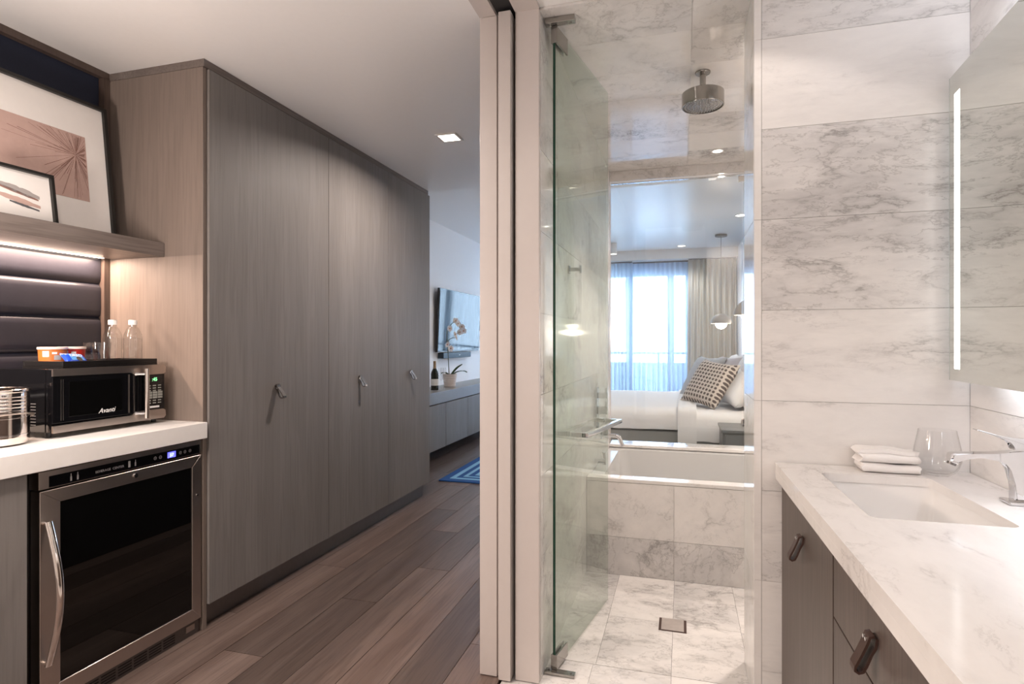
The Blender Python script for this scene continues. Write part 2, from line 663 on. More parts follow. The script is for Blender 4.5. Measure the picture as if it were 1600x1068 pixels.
# ------------------------------------------------------------------ setting: shell
H = 2.5
floor = struct('floor', (-3.0, -1.7, -0.2), (1.2, 9.75, -0.014), 'dark_panel')
seams = {}
XS = [-0.85 - .19 * k for k in range(-1, 11)]
ends = {1: [2.86, 4.75], 2: [1.96, 4.06], 3: [2.52, 3.59], 4: [1.35, 2.98], 5: [0.4, 4.9], 6: [0.9, 3.4], 0: [2.29, 4.3]}
for k in range(len(XS) - 1):
    x1, x0 = XS[k], XS[k + 1]
    key = {0: 0, 1: 6, 2: 5, 3: 4, 4: 3, 5: 2, 6: 1}.get(k)
    es = list(ends.get(key, [3.566, 5.2]))
    a = es[-1]
    while a < 9.3:
        a += R.uniform(1.3, 2.0)
        es.append(a)
    a = es[0]
    while a > -1.4:
        a -= R.uniform(1.2, 1.9)
        es.insert(0, a)
    es = [max(-1.65, min(9.7, e)) for e in es]
    lim0 = -1.65 if x1 > -2.1 else 4.40
    if k == 0:
        x1 = -0.655
    for y0, y1 in zip(es, es[1:]):
        y0 = max(y0, lim0)
        if y1 - y0 < 0.05:
            continue
        bm = box(B(), (x0 + .0012, y0 + .0012, -0.013), (x1 - .0012, y1 - .0012, R.uniform(-.0006, 0.0)))
        o = obj('plank', bm, 'oak_floor', floor, smooth=0)
struct('floor_board', (-0.65, 4.43, -0.013), (1.0, 9.7, 0.0), 'oak_floor', floor)
# bathroom and shower floor tiles
tile_grid(floor, 2, -0.006, [-0.645, -0.335, -0.04, 0.255, 0.55, 0.86], [-1.65, -1.04, -0.43, .18, .79, 1.40, 2.008], 'marble_floor', 0.012)
tile_grid(floor, 2, -0.006, [-0.645, -0.335, -0.04, 0.255], [2.008, 2.278], 'marble_floor', 0.012)
tile_grid(floor, 2, -0.006, [0.255, 0.55, 0.86], [2.008, 2.128], 'marble_floor', 0.012)
tile_grid(floor, 2, -0.006, [-0.515, -0.325, -0.04, 0.245, 0.54, 1.0], [2.28, 2.705, 3.19], 'marble_floor', 0.012,
          vein=lambda i, j: [.02, .12, .02, .12, 0][i] if j == 0 else [.16, .05, .13, .0, 0][i])

ceil = struct('ceiling', (-2.62, -1.7, H), (1.1, 4.42, 2.75), 'ceiling_paint')
struct('ceiling_bedroom', (-3.0, 4.42, 2.68), (1.1, 9.75, 2.95), 'ceiling_paint')
struct('trim_beam', (-3.0, 9.28, 2.53), (0.86, 9.72, 2.68), 'white_paint')
tile_grid(ceil, 2, 2.494, [-0.507, 0.036, 0.64, 1.02], [2.10, 2.40, 2.705, 3.01, 3.315, 3.62, 3.925, 4.25], 'marble_polished', 0.010, 0.001,
          vein=lambda i, j: R.uniform(-.02, .07))

wall_left = struct('wall_left', (-2.72, -1.7, 0), (-2.575, 4.3, H), 'navy_cloth')
struct('wall_rear', (-2.7, -1.8, 0), (1.1, -1.65, H), 'white_paint')
wall_right = struct('wall_right', (0.866, -1.7, 0), (1.1, 2.13, H), 'grout')
P1Z = [0.0, 0.149, .454, .759, 1.063, 1.368, 1.674, 1.979, 2.284, H]
tile_grid(wall_right, 0, 0.861, [-1.65, -0.93, -0.32, 0.29, 0.90, 1.51, 2.13], P1Z, 'marble_wall', 0.010, vein=lambda i, j: .03 if j > 6 else -.03)
# wall beside the vanity (end wall facing the camera)
wall_end = struct('wall_vanity_end', (0.244, 2.14, 0), (1.1, 2.45, H), 'grout')
veins = [0, 0, .0, .02, -.02, .0, .10, .13, -.06, .09]
tile_grid(wall_end, 1, 2.135, [0.258, 0.856], P1Z, 'marble_wall', 0.010, vein=lambda i, j: veins[j + 1])
tile_grid(wall_end, 1, 2.1345, [0.234, 0.2578], [0, .454, 1.063, 1.674, 2.284, H], 'marble_wall', 0.011, vein=lambda i, j: -.1)
tile_grid(wall_end, 0, 0.239, [2.14, 2.45], [0, .454, 1.063, 1.674, 2.284, 2.488], 'marble_polished', 0.010, vein=lambda i, j: -.03)
tile_grid(wall_end, 1, 2.455, [0.234, 0.65, 1.02], [0, .454, 1.063, 1.674, 2.284, 2.488], 'marble_polished', 0.010)
struct('wall_wet_right', (1.02, 2.45, 0), (1.1, 4.42, H), 'marble_polished')
# divider between corridor and bathroom, with the pocket of the sliding door
wd = struct('wall_divider', (-0.735, 2.10, 0.0), (-0.668, 4.42, H), 'trim_paint')
struct('panelling', (-0.741, 2.135, 0.0), (-0.7355, 4.42, H), 'dark_panel', wd)
struct('jamb', (-0.737, 2.085, 0.003), (-0.669, 2.11, 2.487), 'trim_paint', wd, 0.002)
ws = struct('wall_shower_left', (-0.597, 2.105, 0.0), (-0.516, 4.42, H), 'trim_paint')
struct('jamb', (-0.597, 2.085, 0.003), (-0.506, 2.11, 2.489), 'trim_paint', ws, 0.002)
tile_grid(ws, 0, -0.5105, [2.111, 2.42, 3.03, 3.64, 4.25], P1Z[:-1] + [2.489], 'marble_polished', 0.010)
struct('trim_soffit_left', (-0.737, -1.65, 2.487), (-0.672, 2.085, 2.4995), 'trim_paint')
struct('trim_soffit_right', (-0.597, -1.65, 2.487), (-0.505, 2.085, 2.4995), 'trim_paint')
tr = struct('trim_track', (-0.668, -1.65, 2.4945), (-0.600, 4.3, 2.4999), 'dark_panel')
# wall with the window between bathroom and bedroom
ww = struct('wall_window_side', (-0.60, 4.26, 0.0), (1.1, 4.42, 0.50), 'plaster_blue')
struct('lintel', (-0.60, 4.262, 2.417), (1.1, 4.42, H), 'plaster_blue', ww)
tile_grid(ww, 1, 4.256, [-0.505, 0.105, 0.71, 1.02], [2.417, 2.489], 'marble_polished', 0.010, vein=lambda i, j: .05)
tile_grid(ww, 1, 4.256, [-0.505, 0.105, 0.71, 1.02], [0.40, 0.505], 'marble_polished', 0.010)
struct('sill', (-0.507, 4.235, 0.503), (1.02, 4.42, 0.523), 'marble_polished', ww, 0.003)
# bedroom walls
wbl = struct('wall_bedroom_left', (-3.0, 4.30, 0), (-2.82, 9.75, 2.70), 'plaster_blue')
struct('wall_corner', (-2.82, 4.28, 0), (-2.62, 4.40, 2.70), 'plaster_blue')
struct('wall_bedroom_right', (0.80, 4.42, 0), (1.1, 9.75, 2.70), 'plaster_blue')
wf = struct('wall_far', (-3.0, 9.60, 2.36), (1.1, 9.75, 2.70), 'plaster_blue')
struct('pier', (0.10, 9.60, 0.0), (0.82, 9.75, 2.36), 'plaster_blue', wf)
struct('pier', (-3.0, 9.60, 0.0), (-2.25, 9.75, 2.36), 'plaster_blue', wf)

# sliding balcony window: frame, mullions, panes, rail
win = struct('window_1', (-2.25, 9.62, 2.31), (0.10, 9.70, 2.36), 'white_paint')
for x0, x1 in ((-2.25, -2.19), (-1.52, -1.42), (-0.84, -0.77), (-0.225, -0.125), (0.05, 0.10)):
    struct('mullion', (x0, 9.62, 0.03), (x1, 9.70, 2.31), 'white_paint', win)
struct('threshold', (-2.25, 9.62, 0.0), (0.10, 9.70, 0.05), 'white_paint', win)
for x0, x1 in ((-2.19, -1.52), (-1.42, -0.84), (-0.77, -0.225), (-0.125, 0.05)):
    struct('pane', (x0, 9.655, 0.05), (x1, 9.665, 2.31), 'window_glass', win)
bal = struct('floor_balcony', (-3.6, 9.76, -0.2), (1.6, 11.3, -0.01), 'parapet')
par = struct('wall_parapet', (-3.6, 11.3, -0.2), (1.6, 11.42, 0.86), 'parapet')
struct('rail', (-3.6, 11.33, 1.02), (1.6, 11.38, 1.06), 'parapet', par)
for k in range(6):
    struct('rail_post', (-3.3 + k * .95, 11.34, 0.86), (-3.26 + k * .95, 11.37, 1.02), 'parapet', par)

# crown and corner trims of the bar niche
struct('trim_crown', (-2.574, -1.65, 2.470), (-2.545, 2.064, 2.4995), 'oak_brown')
struct('trim_corner', (-2.574, 2.036, 0.92), (-2.540, 2.064, 2.469), 'oak_brown')

# ------------------------------------------------------------------ wardrobe
wr = thing('wardrobe', 'tall grey oak built-in wardrobe with three flush doors along the hallway', 'wardrobe', (-2.3, 3.2, 0))
obj('side_panel', box(B(), (-2.57, 2.065, 0.0), (-2.012, 2.086, 2.4645), .001), 'oak_warm_lit', wr)
obj('crown', box(B(), (-2.57, 2.0655, 2.466), (-2.006, 4.405, 2.4995), .001), 'oak_grey_y', wr)
obj('carcass', box(B(), (-2.57, 2.0862, 0.10), (-2.03, 4.40, 2.464)), 'oak_brown', wr)
obj('toe_kick', box(B(), (-2.56, 2.0862, 0.0), (-2.045, 4.38, 0.0995)), 'steel_dark', wr)


def strap(parent, bolt, nrm, side, mat, L=0.075, w=0.024, out=0.03, grand=None):
    """folded strap pull: a teardrop loop that hangs off a bolt, nrm = away from the door"""
    bolt, nrm, side = Vector(bolt), Vector(nrm), Vector(side)
    dn = Vector((0, 0, -1))
    cl = [(0.004, 0.006), (0.010, 0.004), (0.014, -0.006), (0.020, -0.02)]
    path = [(0.006, 0.008), (0.013, 0.006), (0.017, -0.006), (out * .75, -L * .5), (out, -L * .82), (out * 1.02, -L * .94), (out * .86, -L), (out * .66, -L * .95), (out * .5, -L * .75), (out * .3, -L * .42), (0.004, -0.012), (0.002, 0.004)]
    th = 0.0022
    ring_o, ring_i = [], []
    for i, (a, b) in enumerate(path):
        p0, p1 = path[max(i - 1, 0)], path[min(i + 1, len(path) - 1)]
        dx, dy = p1[0] - p0[0], p1[1] - p0[1]
        l = math.hypot(dx, dy) or 1
        ring_o.append((a - dy / l * th, b + dx / l * th))
        ring_i.append((a + dy / l * th, b - dx / l * th))
    poly = ring_o + ring_i[::-1]
    bm = B()
    n = len(ring_o)

    def P(q, s):
        return bolt + nrm * q[0] + Vector((0, 0, 1)) * q[1] + side * s
    for i in range(n - 1):
        quad = [ring_o[i], ring_o[i + 1], ring_i[i + 1], ring_i[i]]
        A = [bm.verts.new(P(q, -w / 2)) for q in quad]
        C = [bm.verts.new(P(q, w / 2)) for q in quad]
        bm.faces.new(A)
        bm.faces.new(C[::-1])
        for k in range(4):
            j = (k + 1) % 4
            bm.faces.new((A[k], A[j], C[j], C[k]))
    bmesh.ops.remove_doubles(bm, verts=bm.verts, dist=1e-5)
    h = obj('handle', bm, mat, parent)
    bm = B()
    for s in (-w * .22, w * .22):
        tube(bm, [bolt + side * s + nrm * .010, bolt + side * s + nrm * .0195], [0.0042, 0.0036], 10)
    return h, bm


YD = [2.088, 2.994, 3.719, 4.425]
for i in range(3):
    d = obj('door', box(B(), (-2.024, YD[i] + .0015, 0.105), (-2.001, YD[i + 1] - .0015, 2.462), .0012), 'oak_grey', wr)
    hy = (2.53, 3.33, 4.06)[i]
    h, bb = strap(d, (-2.001, hy, 1.035), (1, 0, 0), (0, 1, 0), 'strap_metal', L=0.062, w=0.026, out=0.05)
    bmesh.ops.delete(bb, geom=bb.verts[:], context='VERTS')
    bb.free()

# ------------------------------------------------------------------ bar niche: counter, cabinets, fridge
ct = tag(obj('countertop', box(B(), (-2.572, 0.25, 0.842), (-1.985, 2.0635, 0.912), .003), 'quartz_white'),
         'thick white quartz countertop of the hotel minibar niche', 'countertop')
cb = thing('base_cabinet', 'grey oak base cabinet left of the beverage fridge', 'cabinet', (-2.3, 0.8, 0))
obj('body', box(B(), (-2.572, 0.25, 0.09), (-2.025, 1.345, 0.841)), 'oak_brown', cb)
obj('door', box(B(), (-2.024, 0.27, 0.10), (-2.004, 0.80, 0.838), .001), 'oak_grey', cb)
obj('door', box(B(), (-2.024, 0.803, 0.10), (-2.004, 1.348, 0.838), .001), 'oak_grey', cb)
obj('toe_kick', box(B(), (-2.56, 0.27, 0.0), (-2.06, 1.345, 0.0895)), 'steel_dark', cb)

fr = thing('beverage_fridge', 'undercounter stainless beverage fridge with dark glass door beneath white countertop', 'fridge', (-2.3, 1.72, 0))
FX = -2.012
obj('body', box(B(), (-2.56, 1.375, 0.02), (-2.058, 2.05, 0.83), .002), 'black_plastic', fr)
cp = obj('control_panel', box(B(), (-2.0575, 1.388, 0.776), (FX, 2.056, 0.834), .002), 'brushed_steel', fr)
obj('black_strip', box(B(), (FX - .004, 1.420, 0.779), (FX + .0012, 2.046, 0.8165), .0008), 'black_gloss', cp)
text('lettering', 'BEVERAGE  CENTER', 0.0125, 'print_grey', cp, (FX + .0016, 1.578, 0.7915), (0, 1, 0), (0, 0, 1))
text('digit', '37', 0.020, 'display_white', cp, (FX + .0018, 1.892, 0.791), (0, 1, 0), (0, 0, 1))
obj('display', box(B(), (FX + .0008, 1.882, 0.787), (FX + .0014, 1.922, 0.811)), 'display_blue', cp)


def icon_bm(kind, y, z, s):
    bm = B()
    x = FX + .0013
    if kind == 'bottle':
        poly = [(-.3, -1), (.3, -1), (.3, .1), (.12, .4), (.12, 1), (-.12, 1), (-.12, .4), (-.3, .1)]
    elif kind == 'can':
        poly = [(-.45, -1), (.45, -1), (.5, -.8), (.5, .8), (.4, 1), (-.4, 1), (-.5, .8), (-.5, -.8)]
    else:
        for k in range(14):
            a, b = 2 * PI * k / 14, 2 * PI * (k + 1) / 14
            q = [(math.cos(t) * r, math.sin(t) * r) for t, r in ((a, s), (b, s), (b, s * .78), (a, s * .78))]
            vs_ = [bm.verts.new((x + .0004, y + c[0], z + c[1])) for c in q]
            bm.faces.new(vs_)
        box(bm, (x, y - s * .4, z - s * .12), (x + .0005, y + s * .4, z + s * .12))
        return bm
    prism(bm, [(x, y + s * a * .75, z + s * b) for a, b in poly], (.0005, 0, 0))
    return bm


for kd, y, s in (('bottle', 1.492, .013), ('bottle', 1.515, .013), ('can', 1.711, .012), ('bottle', 1.737, .012)):
    obj('icon', icon_bm(kd, y, 0.798, s), 'print_grey', cp, smooth=0)
for y in (1.824, 1.848, 1.945, 1.968, 1.994):
    obj('button', icon_bm('ring', y, 0.7985, .0065), 'print_grey', cp, smooth=0)
# door: four mitred stiles and the dark pane
y0, y1, z0, z1 = 1.392, 2.056, 0.062, 0.770
iy0, iy1, iz0, iz1 = 1.458, 2.008, 0.116, 0.724
do = B()
O = [(y0, z0), (y1, z0), (y1, z1), (y0, z1)]
I = [(iy0, iz0), (iy1, iz0), (iy1, iz1), (iy0, iz1)]
fd = None
for k in range(4):
    j = (k + 1) % 4
    q = [O[k], O[j], I[j], I[k]]
    bm = prism(B(), [(-2.055, a, b) for a, b in q], (2.055 + FX, 0, 0))
    bmesh.ops.bevel(bm, geom=bm.edges[:], offset=.0012, segments=1, affect='EDGES')
    if fd is None:
        fd = obj('door', bm, 'brushed_steel', fr)
    else:
        obj('stile', bm, 'brushed_steel', fd)
obj('pane', box(B(), (-2.05, iy0 - .004, iz0 - .004), (FX - .004, iy1 + .004, iz1 + .004)), 'fridge_glass', fd)
bm = B()
hp = []
for k in range(17):
    u = k / 16
    hp.append((FX + .016 + .052 * math.sin(PI * u), 1.408, 0.200 + .47 * u))
tube(bm, hp, 0.0125, 12, flat=0.7)
obj('handle', bm, 'polished_steel', fd)
for z in (0.206, 0.664):
    obj('handle_post', tube(B(), [(FX, 1.408, z), (FX + .016, 1.408, z)], 0.006, 10), 'polished_steel', fd)
bm = tube(B(), [(FX - .001, 1.737, 0.749), (FX + .005, 1.737, 0.749)], 0.0085, 16)
lk = obj('lock', bm, 'chrome', fd)
obj('hinge_screw', tube(B(), [(FX - .001, 2.033, 0.60), (FX + .003, 2.033, 0.60)], 0.005, 10), 'chrome', fd)
gr = obj('kick_grille', box(B(), (-2.054, 1.392, 0.0), (FX - .012, 2.056, 0.058), .002), 'steel_dark', fr)
for k in range(9):
    ya = 1.412 + k * .066
    if k == 8:
        break
    for r_ in range(4):
        obj('vent_slot', box(B(), (FX - .0125, ya, 0.010 + r_ * .0105), (FX - .0112, ya + .056, 0.0155 + r_ * .0105)), 'black_plastic', gr)
obj('bracket', box(B(), (FX - .013, 1.985, 0.022), (FX - .009, 2.03, 0.048), .001), 'brushed_steel', gr)
struct('trim_fridge_side', (-2.56, 2.0575, 0.0), (-2.03, 2.0645, 0.841), 'oak_brown')

# padded navy panels
for k, (a, b) in enumerate(((1.372, 1.526), (1.526, 1.70), (1.215, 1.372), (1.060, 1.215), (0.913, 1.060))):
    for ya, yb in ((1.05, 2.035), (0.05, 1.05)):
        bm = B()
        n = 9
        rings = []
        for i in range(n + 1):
            u = i / n
            z = a + .0015 + (b - a - .003) * u
            d = 0.013 * (1 - abs(2 * u - 1) ** 7) ** .6 if 0 < i < n else 0.001
            rings.append([(-2.573, ya, z), (-2.572 + d, ya + .001, z), (-2.571 + d, ya + .02, z), (-2.571 + d, yb - .02, z), (-2.572 + d, yb - .001, z), (-2.573, yb, z)])
        loft(bm, rings)
        obj('panel', bm, 'navy_leather', wall_left, smooth=60)

# shelf with LED
sh = thing('shelf', 'floating grey oak shelf with warm LED strip under it above the minibar', 'shelf', (-2.4, 1.4, 1.64))
obj('board', box(B(), (-2.519, 0.2, 1.640), (-2.222, 2.0635, 1.702), .0015), 'oak_grey_y', sh)
obj('channel', box(B(), (-2.548, 0.2, 1.645), (-2.5192, 2.0635, 1.7018)), 'oak_grey_y', sh)
obj('light_strip', box(B(), (-2.546, 0.25, 1.6415), (-2.534, 2.03, 1.6447)), 'led_warm', sh)
obj('backing', box(B(), (-2.575, 0.2, 1.70), (-2.5485, 2.035, 1.702)), 'oak_grey_y', sh)
light('shelf_led_light', 'AREA', (-2.524, 1.14, 1.6375), 27, (1.0, 0.73, 0.57), (0, math.radians(-8), 0), 0.014, 1.75)


# leaning pictures
def picture(name, label, y0, y1, z0, z1, xb, xt, fw, mat_c, mats=None):
    t = thing(name, label, 'picture', (xb, (y0 + y1) / 2, z0))
    L = math.hypot(z1 - z0, xt - xb)
    up = Vector((xt - xb, 0, z1 - z0)).normalized()
    nr = Vector((up.z, 0, -up.x))
    org = Vector((xb, 0, z0))

    def P(y, v, d):
        return org + Vector((0, y, 0)) + up * v + nr * d

    def slab(ya, yb, va, vb, da, db):
        bm = B()
        loft(bm, [[P(ya, va, d), P(yb, va, d), P(yb, vb, d), P(ya, vb, d)] for d in (da, db)])
        return bm
    for q in ((y0, y1, 0, fw), (y0, y1, L - fw, L), (y0, y0 + fw, fw, L - fw), (y1 - fw, y1, fw, L - fw)):
        obj('frame_bar', slab(*q, 0.001, 0.024), 'black_frame', t)
    obj('mat_board', slab(y0 + fw, y1 - fw, fw, L - fw, 0.004, 0.010), mat_c, t)
    return t, P, slab, L


pt, P, slab, L = picture('framed_print', 'large leaning black framed print of pink radiating palm lines', 1.455, 1.985, 1.7025, 2.292, -2.425, -2.488, .014, 'mat_board')
pr = obj('print', slab(1.545, 1.884, .155, .435, .0102, .0112), 'art_rose', pt)
bm = B()
cyy, cvv = 1.838, 0.345
for k in range(140):
    a = R.uniform(0, 2 * PI)
    l0, l1 = R.uniform(0.0, .03), R.uniform(.06, .30)
    ca, sa = math.cos(a), math.sin(a)
    for _ in range(40):
        if 1.547 < cyy + ca * l1 < 1.882 and .157 < cvv + sa * l1 < .433:
            break
        l1 -= .01
    if l1 < l0 + .004:
        continue
    w0, w1 = .0003, R.uniform(.0003, .0009)
    a0, a1 = (cyy + ca * l0, cvv + sa * l0), (cyy + ca * l1, cvv + sa * l1)
    f = bm.faces.new([bm.verts.new(P(q[0] - sa * w * s, q[1] + ca * w * s, .0116)) for q, w, s in ((a0, w0, -1), (a0, w0, 1), (a1, w1, 1), (a1, w1, -1))])
obj('palm_lines', bm, 'art_line', pr, smooth=0)
pt2, P, slab, L = picture('framed_print', 'small leaning black framed abstract with brushed rose and grey strokes', 1.39, 1.657, 1.7025, 1.897, -2.318, -2.345, .011, 'mat_board')
for (ya, va, yb, vb, w, mt) in ((1.47, .125, 1.605, .098, .022, 'art_grey'), (1.46, .118, 1.600, .088, .010, 'art_brown'), (1.45, .088, 1.605, .062, .018, 'art_rose'), (1.50, .066, 1.600, .048, .009, 'art_dark')):
    bm = B()
    top, bot = [], []
    for k in range(13):
        u = k / 12
        y = ya + (yb - ya) * u
        v = va + (vb - va) * u
        ww_ = w * (.6 + .5 * math.sin(PI * u)) * R.uniform(.8, 1.15)
        top.append(P(y, v + ww_ / 2, .0106))
        bot.append(P(y, v - ww_ / 2, .0106))
    loft(bm, [bot, top], False, False, closed=False)
    obj('brush_stroke', bm, mt, pt2, smooth=0)

# microwave
mw = thing('microwave', 'black and stainless microwave oven on the white counter', 'microwave', (-2.3, 1.78, 0.912))
MX = -2.17
obj('body', box(B(), (-2.46, 1.541, 0.932), (MX - .03, 2.018, 1.163), .004), 'black_gloss', mw)
for y in (1.56, 2.0):
    for x in (-2.43, -2.215):
        obj('foot', tube(B(), [(x, y, 0.9125), (x, y, 0.933)], .010, 10), 'black_plastic', mw)
obj('side_vent', box(B(), (-2.33, 1.5402, 0.965), (-2.325, 1.5415, 0.967)), 'steel_dark', mw)
for k in range(8):
    obj('side_vent', box(B(), (-2.272, 1.5398, 0.958 + k * .011), (-2.248, 1.5412, 0.9605 + k * .011)), 'print_grey', mw)
fc = obj('front', box(B(), (MX - .03, 1.541, 0.932), (MX - .002, 2.018, 1.163), .004), 'black_gloss', mw)
dr = obj('door', box(B(), (MX - .003, 1.5415, 0.966), (MX + .004, 1.898, 1.134), .002), 'black_gloss', mw)
# steel bands that widen to the control side
for sgn, zc in ((1, 1.163), (-1, 0.932)):
    e = 0.026
    poly = [(1.5412, zc), (2.006, zc), (2.016, zc - sgn * .010), (2.014, zc - sgn * .034), (2.004, zc - sgn * .040), (1.90, zc - sgn * .041), (1.872, zc - sgn * .041), (1.850, zc - sgn * .028), (1.5412, zc - sgn * e)]
    bm = prism(B(), [(MX - .001, a, b) for a, b in poly], (.008, 0, 0))
    obj('steel_band', bm, 'brushed_steel', mw)
obj('window', box(B(), (MX + .0035, 1.60, 0.985), (MX + .0048, 1.812, 1.115), .0005), 'slate_grey' if False else 'fridge_glass', dr)
for y in (1.569, 1.577):
    obj('chrome_line', box(B(), (MX + .0038, y, 0.975), (MX + .0055, y + .003, 1.125)), 'steel_dark', dr)
obj('chrome_line', box(B(), (MX + .0038, 1.838, 0.972), (MX + .006, 1.844, 1.128)), 'brushed_steel', dr)
text('lettering', 'Avanti', 0.026, 'print_white', dr, (MX + .0052, 1.712, 0.985), (0, 1, 0.02), (0, 0, 1), shear=.35)
bm = tube(B(), [(MX + .034, 1.898, 0.944), (MX + .034, 1.898, 1.150)], .0095, 14)
hd = obj('handle', bm, 'polished_steel', dr)
for z in (0.966, 1.128):
    obj('handle_post', tube(B(), [(MX + .002, 1.872, z), (MX + .02, 1.885, z), (MX + .034, 1.896, z)], [.008, .006, .006], 10), 'chrome', dr)
cpn = obj('keypad', box(B(), (MX - .003, 1.916, 0.975), (MX + .003, 2.012, 1.122), .001), 'black_gloss', mw)
obj('display', box(B(), (MX + .0028, 1.929, 1.088), (MX + .0036, 2.000, 1.114)), 'black_plastic', cpn)
text('digit', ':45', 0.021, 'display_green', cpn, (MX + .004, 1.950, 1.094), (0, 1, 0), (0, 0, 1))
for r_ in range(8):
    for c_ in range(3):
        z = 1.072 - r_ * .0105
        big = 3 <= r_ <= 5
        y = 1.928 + c_ * .0255
        obj('key', box(B(), (MX + .0028, y, z), (MX + .0044, y + (.0225 if big else .016), z + (.0088 if big else .0045)), .0006, 1), 'key_grey', cpn, smooth=0)
obj('key', box(B(), (MX + .0028, 1.94, 0.980), (MX + .0044, 1.985, 0.988)), 'print_white', cpn, smooth=0)

# tray and minibar goods
ty = thing('tray', 'black serving tray on top of the microwave', 'tray', (-2.28, 1.79, 1.163))
bm = box(B(), (-2.39, 1.592, 1.1635), (-2.185, 1.992, 1.170))
obj('base', bm, 'black_plastic', ty)
for lo, hi in (((-2.39, 1.592, 1.1702), (-2.382, 1.992, 1.189)), ((-2.193, 1.592, 1.1702), (-2.185, 1.992, 1.189)),
               ((-2.3818, 1.592, 1.1702), (-2.1932, 1.600, 1.189)), ((-2.3818, 1.984, 1.1702), (-2.1932, 1.992, 1.189))):
    obj('rim', box(B(), lo, hi, .0008, 1), 'black_plastic', ty)
ZT = 1.1705
for nm, lab, x, y, mt, rr in (('snack_tub', 'orange snack tub with pale lid on the tray, nearest the camera', -2.318, 1.650, 'tub_orange', .045),
                             ('snack_tub', 'red snack tub with pale lid behind the blue biscuit packet', -2.338, 1.737, 'tub_red', .045)):
    t = thing(nm, lab, 'tub', (x, y, ZT), 0, 'snack tubs on the tray')
    obj('cup', lathe(B(), [(0, 0), (rr * .93, 0), (rr, .062), (0, .062)], (x, y, ZT), 32), mt, t)
    obj('lid', lathe(B(), [(0, .0622), (rr * 1.06, .0622), (rr * 1.07, .066), (rr * 1.05, .071), (0, .071)], (x, y, ZT), 32), 'tub_lid', t)

    def patch(a0, a1, za, zb, m, k=1.012):
        bm_ = B()
        rings_ = []
        for z in (za, zb):
            f_ = rr * (.93 + .07 * z / .062) * k
            rings_.append([(x + f_ * math.cos(math.radians(a0 + (a1 - a0) * i / 8)), y + f_ * math.sin(math.radians(a0 + (a1 - a0) * i / 8)), ZT + z) for i in range(9)])
        loft(bm_, rings_, False, False, False)
        return bm_
    obj('label', patch(-78, -50, .034, .056, 0), 'print_white', t)
    obj('label', patch(-38, -18, .044, .052, 0), 'print_white', t)
    obj('barcode', patch(-30, 0, .022, .040, 0), 'print_grey', t)
pk = thing('biscuit_packet', 'blue biscuit packet with white lettering leaning on the tubs', 'packet', (-2.236, 1.672, ZT))
bm = B()
pu, pv = Vector((-.10, .97, -.06)).normalized(), Vector((-.72, -.05, .72)).normalized()
pn = pu.cross(pv)
pc = Vector((-2.236, 1.672, ZT + .0255))
rings = []
for i in range(13):
    u = -1 + 2 * i / 12
    row = []
    for s in (1, -1):
        for j in range(7):
            v = (-1 + 2 * j / 6) * s
            th = .010 * max(0, (1 - u ** 4)) ** .5 * max(0, (1 - v ** 4)) ** .5
            row.append(pc + pu * (u * .046 * (1 if abs(u) < .99 else 1.0)) + pv * (v * .027) + pn * (th * s + .0004 * s))
    rings.append(row)
loft(bm, rings)
obj('wrapper', bm, 'packet_blue', pk, smooth=60)
bm = B()
rings = []
for j in range(5):
    v = -.6 + 1.2 * j / 4
    rings.append([pc + pu * (u * .046) + pv * (v * .027) + pn * (.0108 * (1 - u ** 4) ** .5 * (1 - v ** 4) ** .5 + .0008) for u in (-.55, -.25, 0, .3, .6)])
loft(bm, rings, False, False, False)
obj('label', bm, 'packet_sky', pk)
text('lettering', 'OREO', 0.019, 'print_white', pk, pc + pu * -.024 + pv * .001 + pn * .0122, pu, pv)
obj('biscuit', lathe(B(), [(0, 0), (.011, 0), (.011, .001), (0, .001)], (0, 0, 0), 16), 'biscuit', pk, local=True).matrix_local = Matrix.Translation(pc + pu * .006 - pv * .011 + pn * .0115 - Vector((-2.236, 1.672, ZT))) @ pn.to_track_quat('Z', 'Y').to_matrix().to_4x4()


def tumbler(x, y, lab):
    r0, r1, h = .027, .0335, .088
    bm = lathe(B(), [(0, 0), (r0, 0), (r1, h), (r1 - .0015, h), (r0 - .002, .008), (0, .007)], (x, y, ZT + .0003), 28)
    return tag(obj('drinking_glass', bm, 'thin_glass'), lab, 'glass', 'clear drinking glasses on the tray')


tumbler(-2.335, 1.822, 'clear drinking glass on the tray behind, next to the red tub')
tumbler(-2.275, 1.812, 'clear drinking glass on the tray, nearer one beside the water bottles')


def bottle(x, y, lab):
    t = thing('water_bottle', lab, 'bottle', (x, y, ZT), 0, 'water bottles on the tray')
    r = .0355
    pf = [(0, .002), (r * .8, 0), (r, .006), (r, .04), (r * .97, .05), (r, .06), (r, .105), (r * .93, .122), (r * .62, .146), (r * .38, .156), (r * .36, .166), (0, .166)]
    obj('bottle_body', lathe(B(), pf, (x, y, ZT + .0003), 28), 'water_glass', t)
    obj('water', lathe(B(), [(0, .004)] + [(a * .955, b) for a, b in pf[2:7]] + [(0, .108)], (x, y, ZT + .0003), 28), 'thin_glass', t)
    obj('cap', lathe(B(), [(0, .163), (.0165, .163), (.0168, .181), (.0155, .183), (0, .183)], (x, y, ZT + .0003), 24), 'bottle_cap', t)


bottle(-2.33, 1.905, 'clear water bottle with white cap, left of the two on the tray')
bottle(-2.262, 1.942, 'clear water bottle with white cap, right of the two on the tray')

